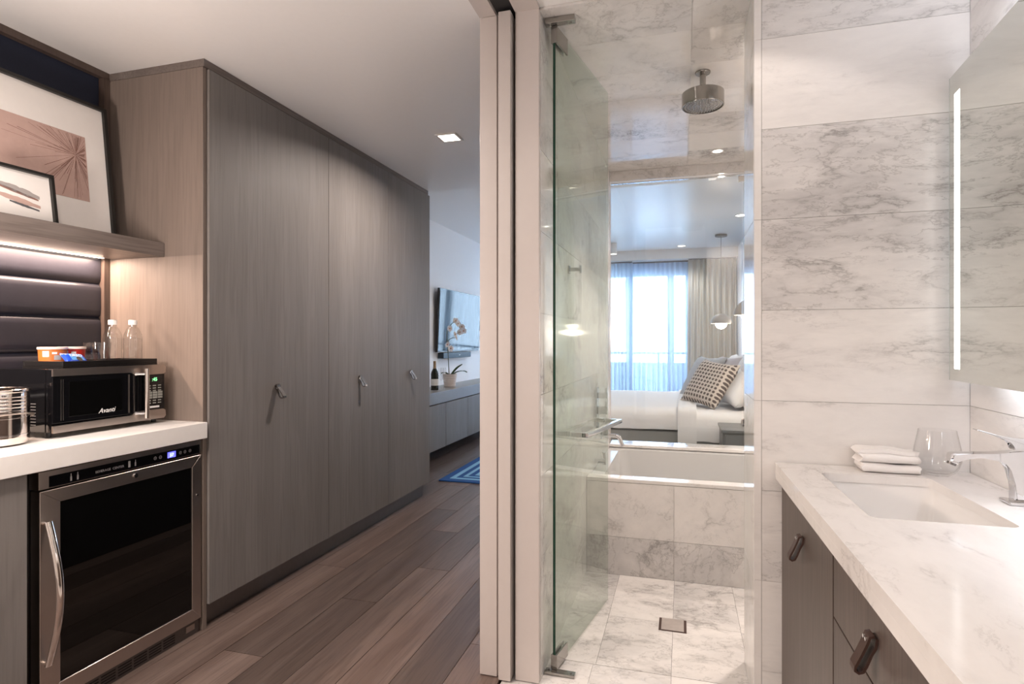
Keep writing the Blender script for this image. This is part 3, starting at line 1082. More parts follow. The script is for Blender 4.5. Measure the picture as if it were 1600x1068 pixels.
# ice bucket
ib = thing('ice_bucket', 'polished steel ice bucket with swing handle at the left end of the counter', 'bucket', (-2.235, 1.395, 0.912))
c = (-2.235, 1.395, 0.9125)
pf = [(0, 0), (.082, 0), (.094, .006), (.098, .018), (.098, .030)]
for k in range(5):
    pf += [(.098, .115 + k * .0115), (.0995, .118 + k * .0115), (.098, .121 + k * .0115)]
pf += [(.098, .178), (.102, .181), (.102, .188), (.098, .190), (.093, .187), (.093, .03), (0, .025)]
obj('body', lathe(B(), pf, c, 48), 'polished_steel', ib)
bm = B()
for zz in (0.034, 0.092):
    lathe(bm, [(.0975, zz), (.0995, zz + .001), (.0995, zz + .004), (.0975, zz + .005)], c, 48)
obj('band', bm, 'chrome', ib)
hpts = []
for k in range(17):
    a = PI * k / 16
    hpts.append(Vector(c) + Vector((-.104 * math.cos(a) * -.45 + .03 * math.sin(a) * 0 + .104 * .0, 0, 0)) * 0 + Vector((.105 * math.sin(a) * .95, -.105 * math.cos(a) * -1, .082 + .075 * math.sin(a) * .35)))
tube(bm := B(), hpts, .009, 8, flat=.3)
obj('handle', bm, 'brushed_steel', ib)

# ------------------------------------------------------------------ corridor lamp and bedroom end
lt = thing('recessed_downlight', 'square lit recessed downlight in the hallway ceiling', 'ceiling light', (-1.355, 3.28, 2.49))
bm = B()
O = [(-.066, -.066), (.066, -.066), (.066, .066), (-.066, .066)]
for k in range(4):
    j = (k + 1) % 4
    q = [O[k], O[j], (O[j][0] * .8, O[j][1] * .8), (O[k][0] * .8, O[k][1] * .8)]
    prism(bm, [(-1.355 + a, 3.28 + b, 2.4935) for a, b in q], (0, 0, .006))
obj('frame', bm, 'white_paint', lt)
obj('lens', box(B(), (-1.407, 3.228, 2.4945), (-1.303, 3.332, 2.499)), 'lamp_lens', lt)

mc = thing('media_console', 'long floating grey console with thick top under the television', 'cabinet', (-2.63, 7.0, 0.11))
obj('top_slab', box(B(), (-2.818, 4.75, 0.613), (-2.45, 9.0, 0.731), .002), 'slate_top', mc)
obj('body', box(B(), (-2.818, 4.75, 0.135), (-2.482, 9.0, 0.6125)), 'oak_brown', mc)
for k, y in enumerate((4.76, 5.18, 5.86, 6.53, 7.2, 7.87)):
    yn = (5.18, 5.86, 6.53, 7.2, 7.87, 8.54)[k]
    obj('door', box(B(), (-2.481, y + .005, 0.13), (-2.458, yn - .005, 0.600), .001), 'oak_grey', mc)

tv = thing('television', 'large black flat television on the white bedroom wall', 'television', (-2.79, 7.08, 1.5))
bm = B()
q = [(-2.765, 6.36, 1.125), (-2.765, 7.80, 1.165), (-2.745, 7.80, 1.905), (-2.745, 6.36, 1.895)]
prism(bm, [(-2.765, 6.34, 1.135), (-2.765, 7.78, 1.135), (-2.735, 7.78, 1.895), (-2.735, 6.34, 1.895)], (-.03, 0, 0))
obj('casing', bm, 'black_plastic', tv)
bm = prism(B(), [(-2.7648, 6.35, 1.15), (-2.7648, 7.77, 1.15), (-2.7352, 7.77, 1.888), (-2.7352, 6.35, 1.888)], (.002, 0, 0))
obj('screen', bm, 'tv_screen', tv)
obj('wall_bracket', box(B(), (-2.819, 6.9, 1.35), (-2.778, 7.2, 1.65)), 'black_plastic', tv)
sb = thing('soundbar', 'dark soundbar on the wall just below the television', 'speaker', (-2.77, 6.95, 1.06))
obj('housing', box(B(), (-2.818, 6.46, 1.055), (-2.74, 7.40, 1.125), .008), 'soundbar_blue', sb)
obj('badge', box(B(), (-2.7402, 6.96, 1.085), (-2.7385, 7.0, 1.095)), 'print_white', sb)
pf_ = thing('wall_picture', 'narrow dark framed panel on the bedroom wall right of the television', 'picture', (-2.81, 8.0, 1.45))
obj('frame', box(B(), (-2.819, 7.89, 1.42), (-2.80, 8.35, 1.78), .002), 'black_frame', pf_)
obj('canvas', box(B(), (-2.80, 7.92, 1.45), (-2.797, 8.32, 1.75)), 'slate_grey', pf_)

wb = thing('wine_bottle', 'dark wine bottle with pale label on the console beside the flutes', 'bottle', (-2.60, 5.88, 0.731))
c = (-2.60, 5.88, 0.7315)
obj('glass_body', lathe(B(), [(0, 0), (.040, 0), (.042, .004), (.042, .175), (.036, .20), (.018, .235), (.0145, .26), (.0145, .31), (0, .31)], c, 24), 'bottle_dark', wb)
obj('foil', lathe(B(), [(.0185, .236), (.0155, .26), (.0155, .315), (0, .316)], c, 24), 'foil_bronze', wb)
obj('label', lathe(B(), [(.0423, .05), (.0426, .051), (.0426, .12), (.0423, .121)], c, 24), 'paper_label', wb)
for x, y, lab in ((-2.575, 6.00, 'champagne flute on the console, next to the wine bottle'), (-2.60, 6.12, 'champagne flute on the console, next to the orchid pot')):
    c = (x, y, 0.7315)
    pf = [(0, .002), (.034, 0), (.034, .003), (.005, .008), (.004, .085), (.012, .10), (.030, .15), (.034, .19), (.031, .235), (.0295, .235), (.032, .19), (.028, .152), (.010, .104), (0, .10)]
    tag(obj('champagne_flute', lathe(B(), pf, c, 24), 'thin_glass'), lab, 'glass', 'flutes on the console')
orc = thing('potted_orchid', 'white flowering orchid in a cream ribbed pot on the console', 'plant', (-2.62, 6.36, 0.731))
c = (-2.62, 6.36, 0.7315)
pf = [(0, 0), (.06, 0), (.064, .005)]
for k in range(6):
    pf += [(.066 + k * .003, .012 + k * .021), (.069 + k * .003, .022 + k * .021), (.067 + k * .003, .031 + k * .021)]
pf += [(.086, .148), (.082, .150), (.078, .13), (0, .128)]
obj('pot', lathe(B(), pf, c, 28), 'pot_cream', orc)
obj('soil', lathe(B(), [(0, .1285), (.079, .1285), (0, .139)], c, 24), 'biscuit', orc)
st = [(-2.62, 6.34, .85), (-2.615, 6.31, 1.00), (-2.60, 6.25, 1.18), (-2.59, 6.20, 1.32), (-2.58, 6.19, 1.38), (-2.57, 6.26, 1.45), (-2.56, 6.38, 1.50), (-2.56, 6.50, 1.50), (-2.56, 6.60, 1.44)]


def spline(pts, n=6):
    pts = [Vector(p) for p in pts]
    out = []
    for i in range(len(pts) - 1):
        p0, p1, p2, p3 = pts[max(i - 1, 0)], pts[i], pts[i + 1], pts[min(i + 2, len(pts) - 1)]
        for k in range(n):
            t = k / n
            out.append(.5 * ((2 * p1) + (p2 - p0) * t + (2 * p0 - 5 * p1 + 4 * p2 - p3) * t * t + (3 * p1 - p0 - 3 * p2 + p3) * t ** 3))
    return out + [pts[-1]]


obj('stem', tube(B(), spline(st), .005, 7), 'stem_green', orc)
obj('stem', tube(B(), spline([(-2.59, 6.20, 1.26), (-2.56, 6.27, 1.30), (-2.55, 6.36, 1.31), (-2.55, 6.42, 1.36)]), .003, 6), 'stem_green', orc)


def leaf(pts, w):
    sp_ = spline(pts)
    bm_ = B()
    rings_ = []
    for i, p in enumerate(sp_):
        u = i / (len(sp_) - 1)
        ww_ = w * math.sin(PI * min(1, u * .92 + .06)) ** .6
        d = (sp_[min(i + 1, len(sp_) - 1)] - sp_[max(i - 1, 0)]).normalized()
        s = d.cross(Vector((0, 0, 1))).normalized()
        rings_.append([p - s * ww_ + Vector((0, 0, .006)), p + Vector((0, 0, -.003)), p + s * ww_ + Vector((0, 0, .006)), p + Vector((0, 0, .001))])
    return loft(bm_, rings_)


for pts in ([(-2.61, 6.38, .86), (-2.58, 6.48, .895), (-2.55, 6.60, .905), (-2.54, 6.72, .88)], [(-2.61, 6.36, .86), (-2.57, 6.45, .94), (-2.54, 6.56, .985)], [(-2.63, 6.36, .86), (-2.65, 6.28, .90), (-2.66, 6.20, .89)]):
    obj('leaf', leaf(pts, .022), 'leaf_green', orc)
fl = B()
for k in range(5):
    a = 2 * PI * k / 5 + PI / 2
    wd_ = .025 if k in (1, 4) else .016
    ln = .038
    u = Vector((0, math.cos(a), math.sin(a)))
    s = Vector((0, -math.sin(a), math.cos(a)))
    rr = [(0, .004), (.35, wd_ * .8), (.65, wd_), (.88, wd_ * .7), (1, .004)]
    loft(fl, [[Vector((.004 + .012 * q * q, 0, 0)) + u * (ln * q) - s * w_, Vector((.008 + .012 * q * q, 0, 0)) + u * (ln * q), Vector((.004 + .012 * q * q, 0, 0)) + u * (ln * q) + s * w_, Vector((0 + .010 * q * q, 0, 0)) + u * (ln * q)] for q, w_ in rr])
fme = None
spots = [(-2.56, 6.19, 1.44), (-2.55, 6.42, 1.50), (-2.54, 6.53, 1.47), (-2.54, 6.47, 1.40), (-2.55, 6.62, 1.42), (-2.54, 6.30, 1.37), (-2.56, 6.12, 1.26), (-2.55, 6.20, 1.21), (-2.54, 6.33, 1.34), (-2.55, 6.36, 1.53)]
stem_pts = spline(st) + spline([(-2.59, 6.20, 1.26), (-2.56, 6.27, 1.30), (-2.55, 6.36, 1.31), (-2.55, 6.42, 1.36)])
for i, p in enumerate(spots):
    if fme is None:
        o = obj('flower', fl, 'petal', orc, local=True)
        fme = o.data
        hm = bpy.data.meshes.new('flower_heart')
        hb = lathe(B(), [(0, -.008), (.009, -.003), (.010, .004), (0, .012)], (0.014, 0, 0), 10)
        hb.to_mesh(hm)
        hb.free()
        hm.materials.append(M['petal_heart'])
    else:
        o = place('flower', fme, (0, 0, 0), orc)
    o.location = Vector(p) - Vector((0, 0, .03)) - orc.location
    o.rotation_euler = (R.uniform(-.5, .5), R.uniform(-.3, .5), R.uniform(-1.2, .3))
    h = place('flower_heart', hm, (0, 0, 0), o)
    fp = Vector(p) - Vector((0, 0, .03))
    q = min(stem_pts, key=lambda a: (a - fp).length)
    if (q - fp).length > .012:
        obj('flower_stalk', tube(B(), [q, q.lerp(fp, .5) + Vector((0, 0, .008)), fp], .0018, 6), 'stem_green', orc)

# rug
rg = thing('rug', 'blue rug with pale line border on the bedroom floor', 'rug', (-1.4, 6.2, 0))
rx0, rx1, ry0, ry1 = -2.115, -1.34, 4.87, 7.35
obj('pile', box(B(), (rx0, ry0, 0.0005), (rx1, ry1, 0.012), .003), 'rug_blue', rg)
for ins, w in ((.075, .045), (.17, .035), (.255, .03)):
    for lo, hi in (((rx0 + ins, ry0 + ins), (rx1 - ins, ry0 + ins + w)), ((rx0 + ins, ry1 - ins - w), (rx1 - ins, ry1 - ins)),
                   ((rx0 + ins, ry0 + ins + w), (rx0 + ins + w, ry1 - ins - w)), ((rx1 - ins - w, ry0 + ins + w), (rx1 - ins, ry1 - ins - w))):
        obj('border_line', box(B(), lo + (.0115,), hi + (.0135,)), 'rug_pale', rg)

# ------------------------------------------------------------------ bedroom curtains


def curtain(name, lab, x0, x1, y, z0, z1, waves, amp, mat, group=None):
    t = thing(name, lab, 'curtain', ((x0 + x1) / 2, y, z0), 0, group)
    n = waves * 10
    bm = B()
    ph = [R.uniform(0, 6) for _ in range(4)]
    rows = []
    for j, fz in enumerate((0, .25, .5, .75, .95, 1)):
        row = []
        for i in range(n + 1):
            u = i / n
            a = amp * (1.1 - .35 * fz)
            dy = a * math.sin(2 * PI * waves * u + .8 * math.sin(5 * u + ph[0])) + a * .4 * math.sin(2 * PI * waves * .37 * u + ph[1] + fz) 
            row.append((x0 + (x1 - x0) * u + .012 * math.sin(9 * u + ph[2] + 2 * fz), y + dy, z0 + (z1 - z0) * fz))
        rows.append(row)
    loft(bm, rows, False, False, closed=False)
    obj('cloth', bm, mat, t, smooth=180)
    bm = B()
    box(bm, (x0, y - .012, z1 + .001), (x1, y + .012, z1 + .022))
    obj('rail', bm, 'steel_dark', t)
    return t


curtain('sheer_curtain', 'sheer white curtain glowing in front of the balcony window', -0.86, 0.13, 9.47, 0.02, 2.50, 13, .028, 'sheer_white')
curtain('sheer_curtain', 'blue grey gathered curtain left of the bright balcony window', -1.28, -0.76, 9.36, 0.02, 2.50, 8, .032, 'sheer_blue')
curtain('sheer_curtain', 'sheer curtain at the far left end of the balcony window', -2.75, -1.28, 9.47, 0.02, 2.50, 16, .028, 'sheer_thin')
curtain('drape', 'heavy cream drape right of the balcony window behind the bed', 0.09, 0.78, 9.38, 0.02, 2.52, 9, .035, 'drape_cream')

# bed
bd = thing('bed', 'wide bed with white duvet and grey upholstered base seen through the bathroom window', 'bed', (-0.3, 6.55, 0))
obj('base', box(B(), (-1.30, 5.52, 0.06), (0.70, 7.55, 0.44), .02), 'upholstery', bd)
obj('mattress', box(B(), (-1.28, 5.54, 0.441), (0.69, 7.53, 0.595), .05, 4), 'linen_white', bd)
obj('headboard', box(B(), (0.705, 5.45, 0.0), (0.795, 7.65, 1.10), .02), 'upholstery', bd)
for y in (5.62, 7.45):
    for x in (-1.2, .6):
        obj('leg', box(B(), (x - .03, y - .03, 0), (x + .03, y + .03, .0595)), 'black_plastic', bd)


def drape_cover(x0, x1, y0, y1, zt, zb, th, seed):
    rr = random.Random(seed)
    prof = [(y0 - .035, zb), (y0 - .04, zb + .08), (y0 - .035, zt - .06), (y0 - .01, zt - .015), (y0 + .06, zt + .012)]
    for k in range(1, 8):
        prof.append((y0 + (y1 - y0) * k / 8, zt + .03 * math.sin(PI * k / 8) + rr.uniform(-.004, .004)))
    prof += [(y1 - .06, zt + .01), (y1 + .03, zt - .06), (y1 + .035, zb)]
    outer, inner = [], []
    nx = 14
    rings = []
    for i in range(nx + 1):
        x = x0 + (x1 - x0) * i / nx
        e = 0.6 if i in (0, nx) else 1.0
        ring = [Vector((x, a, b + rr.uniform(-.004, .004))) for a, b in prof]
        ring += [Vector((x, min(max(a, y0 - .012), y1 + .008), b - th * e if b > zt - .03 else b)) for a, b in prof[::-1]]
        rings.append(ring)
    return loft(B(), rings)


obj('duvet', drape_cover(-1.29, -0.03, 5.54, 7.53, .635, .455, .035, 3), 'linen_white', bd, smooth=70)
obj('duvet_fold', drape_cover(-0.04, 0.125, 5.53, 7.54, .655, .26, .05, 4), 'linen_white', bd, smooth=70)
obj('sheet', drape_cover(0.10, 0.685, 5.54, 7.53, .612, .36, .015, 5), 'linen_white', bd, smooth=70)


def cushion(name, lab, cat, bl, u, v, w, h, th, mat, group=None, flange=0):
    u, v = Vector(u).normalized(), Vector(v).normalized()
    v = (v - u * v.dot(u)).normalized()
    n = u.cross(v)
    ctr = Vector(bl) + u * w / 2 + v * h / 2
    bm = B()
    N = 14
    top, bot = {}, {}
    for i in range(N + 1):
        for j in range(N + 1):
            a, b = -1 + 2 * i / N, -1 + 2 * j / N
            pin = 1 - .10 * (1 - abs(a) ** 2) * (abs(b) ** 4)
            pin2 = 1 - .10 * (1 - abs(b) ** 2) * (abs(a) ** 4)
            x, y = a * w / 2 * pin2, b * h / 2 * pin
            t = th / 2 * ((1 - a ** 4) * (1 - b ** 4)) ** .55 * (1 - .08 * math.sin(3 * a + 2 * b))
            top[i, j] = bm.verts.new((x, y, t + .001))
            if i in (0, N) or j in (0, N):
                bot[i, j] = top[i, j]
            else:
                bot[i, j] = bm.verts.new((x, y, -t))
    for i in range(N):
        for j in range(N):
            bm.faces.new([top[q] for q in ((i, j), (i + 1, j), (i + 1, j + 1), (i, j + 1))])
            bm.faces.new([bot[q] for q in ((i, j), (i, j + 1), (i + 1, j + 1), (i + 1, j))])
    o = obj(name, bm, mat, None, smooth=70)
    mt = Matrix((u, v, n)).transposed().to_4x4()
    mt.translation = ctr
    o.matrix_world = mt
    return tag(o, lab, cat, group)


cushion('throw_cushion', 'dotted black and white throw cushion at the front of the pillows', 'cushion', (-0.02, 6.09, .672), (.305, -.39, -.045), (.42, .33, .80), .50, .50, .16, 'dotted_cloth')
cushion('pillow', 'pale grey pillow behind the dotted cushion, furthest left', 'pillow', (-0.03, 6.75, .672), (.26, -.42, 0), (.42, .30, .84), .50, .50, .14, 'linen_grey')
cushion('pillow', 'lilac grey pillow peeking above the dotted cushion', 'pillow', (0.22, 6.85, .672), (.16, -.60, 0), (.40, .15, .86), .62, .48, .15, 'linen_lilac')
cushion('pillow', 'plump white pillow right of the dotted cushion, nearest the nightstand', 'pillow', (0.36, 6.22, .655), (.10, -.60, 0), (.50, .08, .80), .62, .42, .20, 'linen_white')
cushion('pillow', 'white pillow against the headboard at the far side', 'pillow', (0.42, 7.0, .655), (.03, -.65, 0), (.30, .02, .85), .64, .50, .18, 'linen_white')
cushion('pillow', 'white pillow standing against the headboard behind the plump one', 'pillow', (0.52, 6.30, .655), (.02, -.65, 0), (.20, .02, .90), .64, .48, .16, 'linen_white')

ns = thing('nightstand', 'dark grey bedside cabinet in front of the bed', 'nightstand', (0.55, 5.2, 0))
obj('top', box(B(), (0.30, 4.95, 0.53), (0.795, 5.42, 0.552), .002), 'slate_grey', ns)
obj('body', box(B(), (0.312, 4.965, 0.05), (0.795, 5.41, 0.5295)), 'slate_grey', ns)
obj('drawer', box(B(), (0.33, 4.945, 0.30), (0.78, 4.964, 0.515), .002), 'slate_grey', ns)
obj('drawer', box(B(), (0.33, 4.945, 0.07), (0.78, 4.964, 0.29), .002), 'slate_grey', ns)
for x in (.34, .76):
    obj('leg', box(B(), (x - .02, 5.0, 0), (x + .02, 5.38, .0495)), 'black_plastic', ns)
obj_ = tag(obj('trinket_box', lathe(B(), [(0, 0), (.05, 0), (.056, .02), (.05, .055), (.02, .065), (0, .066)], (.53, 5.25, .5525), 20), 'dotted_cloth'), 'small dark patterned trinket box on the nightstand', 'box')


def pendant(x, y, zb, lab, zc=2.68):
    t = thing('pendant_lamp', lab, 'lamp', (x, y, zb), 0, 'bedside pendant lamps')
    r = .133
    c = (x, y, zb)
    pf = [(r * math.cos(a), r * math.sin(a) * 1.0) for a in [PI / 2 * k / 10 for k in range(11)]]
    pf[-1] = (0, r)
    inn = [(0, r * .96)] + [(q[0] * .97, q[1] * .97) for q in pf[::-1][1:]]
    obj('shade', lathe(B(), pf + inn, c, 32), 'lamp_shade', t)
    gl = [(.078 * math.sin(PI * k / 12), -.078 * math.cos(PI * k / 12) + .005) for k in range(13)]
    gl[0], gl[-1] = (0, gl[0][1]), (0, gl[-1][1])
    obj('globe', lathe(B(), gl, c, 24), 'lamp_globe', t)
    obj('cord', tube(B(), [(x, y, zb + r - .002), (x, y, zc - .02)], .004, 8), 'brass_grey', t)
    obj('canopy', lathe(B(), [(0, -.028), (.075, -.028), (.078, -.024), (.078, -.001), (0, -.001)], (x, y, zc), 28), 'brass_grey', t)
    light('pendant_light', 'POINT', (x, y, zb - .115), 14, (1.0, .82, .68), size=.03)


pendant(0.495, 8.2, 1.50, 'beige dome pendant lamp hanging at the far side of the bed')
pendant(0.535, 5.05, 1.475, 'beige dome pendant lamp over the near nightstand, cut off by the marble')
t = thing('ceiling_spotlight', 'small white cylinder spotlight on the bedroom ceiling', 'ceiling light', (-0.96, 8.55, 2.68))
obj('can', lathe(B(), [(0, -.155), (.048, -.155), (.05, -.15), (.05, 0), (0, 0)], (-0.955, 8.5, 2.679), 24), 'white_paint', t)
obj('lens', lathe(B(), [(0, -.1565), (.040, -.1565), (.040, -.1552), (0, -.1552)], (-0.955, 8.5, 2.679), 24), 'lamp_lens', t)
for x, y, lab in ((-.01, 9.0, 'round recessed downlight in the bedroom ceiling near the drape'), (.63, 7.0, 'round recessed downlight in the bedroom ceiling above the pillows')):
    t = thing('recessed_downlight', lab, 'ceiling light', (x, y, 2.67))
    obj('ring', lathe(B(), [(.052, -.004), (.066, -.004), (.066, 0), (.052, 0), (.052, -.004)], (x, y, 2.6795), 24), 'white_paint', t)
    obj('lens', lathe(B(), [(0, -.002), (.0515, -.002), (.0515, 0), (0, 0)], (x, y, 2.6795), 24), 'lamp_lens', t)

# ------------------------------------------------------------------ shower room
wn = struct('window_2', (-0.503, 4.30, 0.5235), (0.395, 4.312, 2.4165), 'window_glass')
obj('pane', box(B(), (0.400, 4.30, 0.5235), (1.02, 4.312, 2.4165)), 'window_glass', wn)
obj('clip', box(B(), (0.372, 4.292, 2.365), (0.425, 4.32, 2.405), .002), 'nickel', wn)
obj('channel', box(B(), (-0.503, 4.294, 2.410), (1.02, 4.318, 2.4168)), 'chrome', wn)

tb = thing('bathtub', 'white built-in bathtub with marble tiled apron below the bedroom window', 'bathtub', (0.2, 3.7, 0))
bm = B()
ro = rrect(-0.504, 3.205, 1.018, 4.245, .004, .498, 4)
ri = rrect(-0.43, 3.285, 0.94, 4.175, .06, .498, 4)
rm = rrect(-0.42, 3.295, 0.93, 4.165, .07, .40, 4)
rb = rrect(-0.36, 3.36, 0.86, 4.12, .12, .11, 4)
rc = rrect(-0.30, 3.42, 0.80, 4.06, .10, .085, 4)
loft(bm, [[p + Vector((0, 0, -.02)) for p in ro], ro, ri, rm, rb, rc], False, True)
obj('basin', bm, 'acrylic', tb, smooth=40)
obj('rim', box(B(), (-0.505, 3.19, 0.500), (1.019, 3.275, 0.520), .003), 'marble_polished', tb)
obj('backing', box(B(), (-0.505, 3.203, 0.0), (1.019, 3.23, 0.477)), 'grout', tb)
for u0, u1 in ((-0.505, -0.334), (-0.334, -0.042), (-0.042, 0.25), (0.25, 0.555), (0.555, 1.019)):
    pass
for (u0, u1) in ((-0.505, -0.042), (-0.042, 0.55), (0.55, 1.019)):
    for (v0, v1), vv in (((0.0, .205), .13), ((.205, .4995), .0)):
        place('tile', tile_mesh(u1 - u0 - .0015, .012, v1 - v0 - .0015, 'marble_floor'), Vector(((u0 + u1) / 2, 3.196, (v0 + v1) / 2)) - tb.location, tb, vv)

# shower head
sd = thing('rain_shower', 'round brushed nickel rain shower head hanging from the marble ceiling', 'shower head', (0.09, 2.79, 2.35))
c = (0.09, 2.79, 0)
obj('flange', lathe(B(), [(0, 2.4805), (.032, 2.4805), (.034, 2.484), (.034, 2.4885), (0, 2.4885)], c, 28), 'nickel', sd)
obj('arm', lathe(B(), [(.0135, 2.39), (.0135, 2.481), (0, 2.481), ], c, 20), 'nickel', sd)
obj('drum', lathe(B(), [(0, 2.396), (.086, 2.396), (.092, 2.392), (.0925, 2.388), (.0925, 2.334), (.091, 2.331), (.088, 2.331), (.088, 2.336)], c, 48), 'nickel', sd)
nz = obj('spray_plate', lathe(B(), [(.0878, 2.3362), (0, 2.3345)], c, 48), 'steel_dark', sd)
bm = B()
for rr_ in (.016, .032, .048, .064, .078):
    k = max(6, int(rr_ * 500))
    for i in range(k):
        a = 2 * PI * i / k
        lathe(bm, [(0, 2.3335), (.0022, 2.3335), (.0022, 2.337)], (.09 + rr_ * math.cos(a), 2.79 + rr_ * math.sin(a), -.001), 6)
obj('nozzle', bm, 'print_grey', nz, kind='stuff')
t = thing('recessed_downlight', 'small round recessed downlight in the marble shower ceiling', 'ceiling light', (.218, 3.973, 2.48))
obj('ring', lathe(B(), [(.030, -.003), (.040, -.003), (.040, 0), (.030, 0), (.030, -.003)], (.218, 3.973, 2.4888), 24), 'white_paint', t)
obj('lens', lathe(B(), [(0, -.001), (.0295, -.001), (.0295, 0), (0, 0)], (.218, 3.973, 2.4888), 24), 'lamp_lens', t)

# drain
dn = thing('floor_drain', 'square tile-insert drain with dark slots in the shower floor', 'drain', (-.041, 2.69, 0))
obj('frame', box(B(), (-.100, 2.628, -0.001), (.018, 2.748, 0.0012)), 'leather_brown', dn)
obj('insert', box(B(), (-.089, 2.634, 0.0013), (.007, 2.746, 0.0035), .0006, 1), 'drain_metal', dn)

# hinged glass door of the shower (stands open, swung inwards)
gd = thing('shower_door', 'clear frameless glass shower door standing open with chrome bar handle', 'glass door', (-0.469, 2.18, 0.0))
DX, DY = .119, .65
Ld = math.hypot(DX, DY)
dd = Vector((DX / Ld, DY / Ld, 0))
dnrm = Vector((dd.y, -dd.x, 0))
OG = Vector((-0.469, 2.18, 0))


def gbox(bm, s0, s1, o0, o1, z0, z1, bev=0):
    """box in the frame of the glass leaf: s along the glass, o across it"""
    b2 = box(B(), (s0, o0, z0), (s1, o1, z1), bev)
    mt = Matrix((dd, dnrm, Vector((0, 0, 1)))).transposed().to_4x4()
    mt.translation = OG
    b2.transform(mt)
    me = bpy.data.meshes.new('tmp')
    b2.to_mesh(me)
    b2.free()
    bm.from_mesh(me)
    bpy.data.meshes.remove(me)
    return bm


gp = obj('pane', gbox(B(), 0.001, 0.665, -.005, .005, 0.016, 2.462), 'shower_glass', gd, smooth=0)
obj('pane_edge', gbox(B(), -0.0012, 0.0006, -.005, .005, 0.016, 2.462), 'glass_edge', gp, smooth=0)
for z0, z1, zb0, zb1 in ((2.40, 2.464, 2.466, 2.488), (0.013, 0.068, 0.0015, 0.012)):
    hg = obj('hinge', gbox(B(), -.004, .112, .0055, .012, z0, z1, .0012), 'nickel', gd)
    obj('hinge_plate', gbox(B(), -.004, .112, -.012, -.0055, z0, z1, .0012), 'nickel', hg)
    obj('hinge_cap', gbox(B(), -.0042, -.0015, -.012, .012, z0, z1), 'nickel', hg)
    bm = box(B(), (-0.502, 2.155, zb0), (-0.387, 2.187, zb1), .002)
    obj('pivot_bar', bm, 'nickel', hg)
    bm = B()
    for x in (-.488, -.402):
        tube(bm, [(x, 2.171, zb0 - .0008 if z0 > 1 else zb1 + .0008), (x, 2.171, (zb0 + zb1) / 2)], .005, 10)
    obj('screw', bm, 'steel_dark', hg)
hz = 0.884
bm = B()
gbox(bm, .165, .655, .060, .078, hz - .009, hz + .009, .0015)
hb_ = obj('handle_bar', bm, 'chrome', gd)
for s in (.174, .637):
    obj('handle_leg', gbox(B(), s - .009, s + .009, .0055, .0598, hz - .009, hz + .009, .001), 'chrome', hb_)
    obj('handle_leg', gbox(B(), s - .009, s + .009, -.045, -.0055, hz - .009, hz + .009, .001), 'chrome', hb_)

# robe hook, mixer and spout on the left shower wall
hk = thing('robe_hook', 'small square nickel robe hook on the marble wall behind the glass', 'hook', (-.5055, 2.66, 1.595))
obj('plate', box(B(), (-.5053, 2.642, 1.575), (-.499, 2.678, 1.612), .001), 'nickel', hk)
obj('peg', box(B(), (-.4988, 2.652, 1.586), (-.455, 2.668, 1.602), .001), 'nickel', hk)
obj('knob', box(B(), (-.4548, 2.645, 1.577), (-.447, 2.675, 1.611), .001), 'nickel', hk)
mx = thing('shower_mixer', 'vertical chrome mixer plate with two lever knobs above the tub', 'tap', (-.5055, 3.6, .8))
obj('plate', box(B(), (-.5053, 3.50, 0.70), (-.492, 3.60, 0.985), .002), 'chrome', mx)
for z, s in ((.935, .034), (.845, .044)):
    k = obj('knob', box(B(), (-.4918, 3.55 - s / 2, z - s / 2), (-.435, 3.55 + s / 2, z + s / 2), .002), 'chrome', mx)
    obj('knob_lever', box(B(), (-.452, 3.545, z + s / 2 + .0003), (-.438, 3.555, z + s / 2 + .03), .001), 'chrome', k)
sp = thing('tub_spout', 'curved chrome tub spout over the bathtub', 'tap', (-.5055, 3.75, .64))
pts = [(-.505, 3.75, .662), (-.43, 3.75, .662)] + arc((-.41, 3.75, .630), .032, 90, 20, 8) + [(-.370, 3.75, .615), (-.363, 3.75, .598)]
obj('pipe', tube(B(), pts, .0125, 14), 'chrome', sp)
obj('rosette', tube(B(), [(-.5052, 3.75, .662), (-.497, 3.75, .662)], .026, 24), 'chrome', sp)
hs = thing('bar_reflection', 'chrome piece standing in for the handle bar reflection beside the tub', 'reflection', (-.5055, 3.5, .56))  # solid chrome shape in place of a reflection of the door's bar
obj('bracket', box(B(), (-.5053, 3.47, .535), (-.440, 3.50, .56), .002), 'chrome', hs)
obj('reflected_bar', tube(B(), spline([(-.452, 3.485, .60), (-.448, 3.485, .56), (-.446, 3.487, .53)]), [.011] * 13, 12), 'chrome', hs)

# ------------------------------------------------------------------ sliding pocket door
pd = tag(obj('pocket_door', box(B(), (-0.657, 2.062, 0.006), (-0.609, 3.1, 2.487), .003), 'trim_paint'),
         'white sliding pocket door slid almost fully into the wall between hallway and shower', 'door')

# ------------------------------------------------------------------ vanity
VL = math.radians(0.87)
va = thing('vanity_cabinet', 'dark oak vanity cabinet with brown leather strap pulls below the marble top', 'cabinet', (0.299, 2.122, 0), VL)


def vobj(name, bm, mat, parent, **k):
    return obj(name, bm, mat, parent, local=True, **k)


vobj('body', box(B(), (0.040, -1.95, 0.10), (0.535, -0.014, 0.690)), 'oak_brown', va)
for a_, b_, c_ in (((0.040, -1.95, 0.6905), (0.055, -0.014, 0.804), 0), ((0.0555, -0.034, 0.6905), (0.535, -0.014, 0.804), 0)):
    vobj('rail', box(B(), a_, b_), 'oak_brown', va)
vobj('toe_kick', box(B(), (0.09, -1.94, 0.001), (0.54, -0.012, 0.0995)), 'dark_panel', va)
Mv = Matrix.Translation((0.299, 2.122, 0)) @ Matrix.Rotation(VL, 4, 'Z')


def vpt(x, y, z):
    return Mv @ Vector((x, y, z))


def vdir(x, y, z):
    return (Mv.to_3x3() @ Vector((x, y, z)))


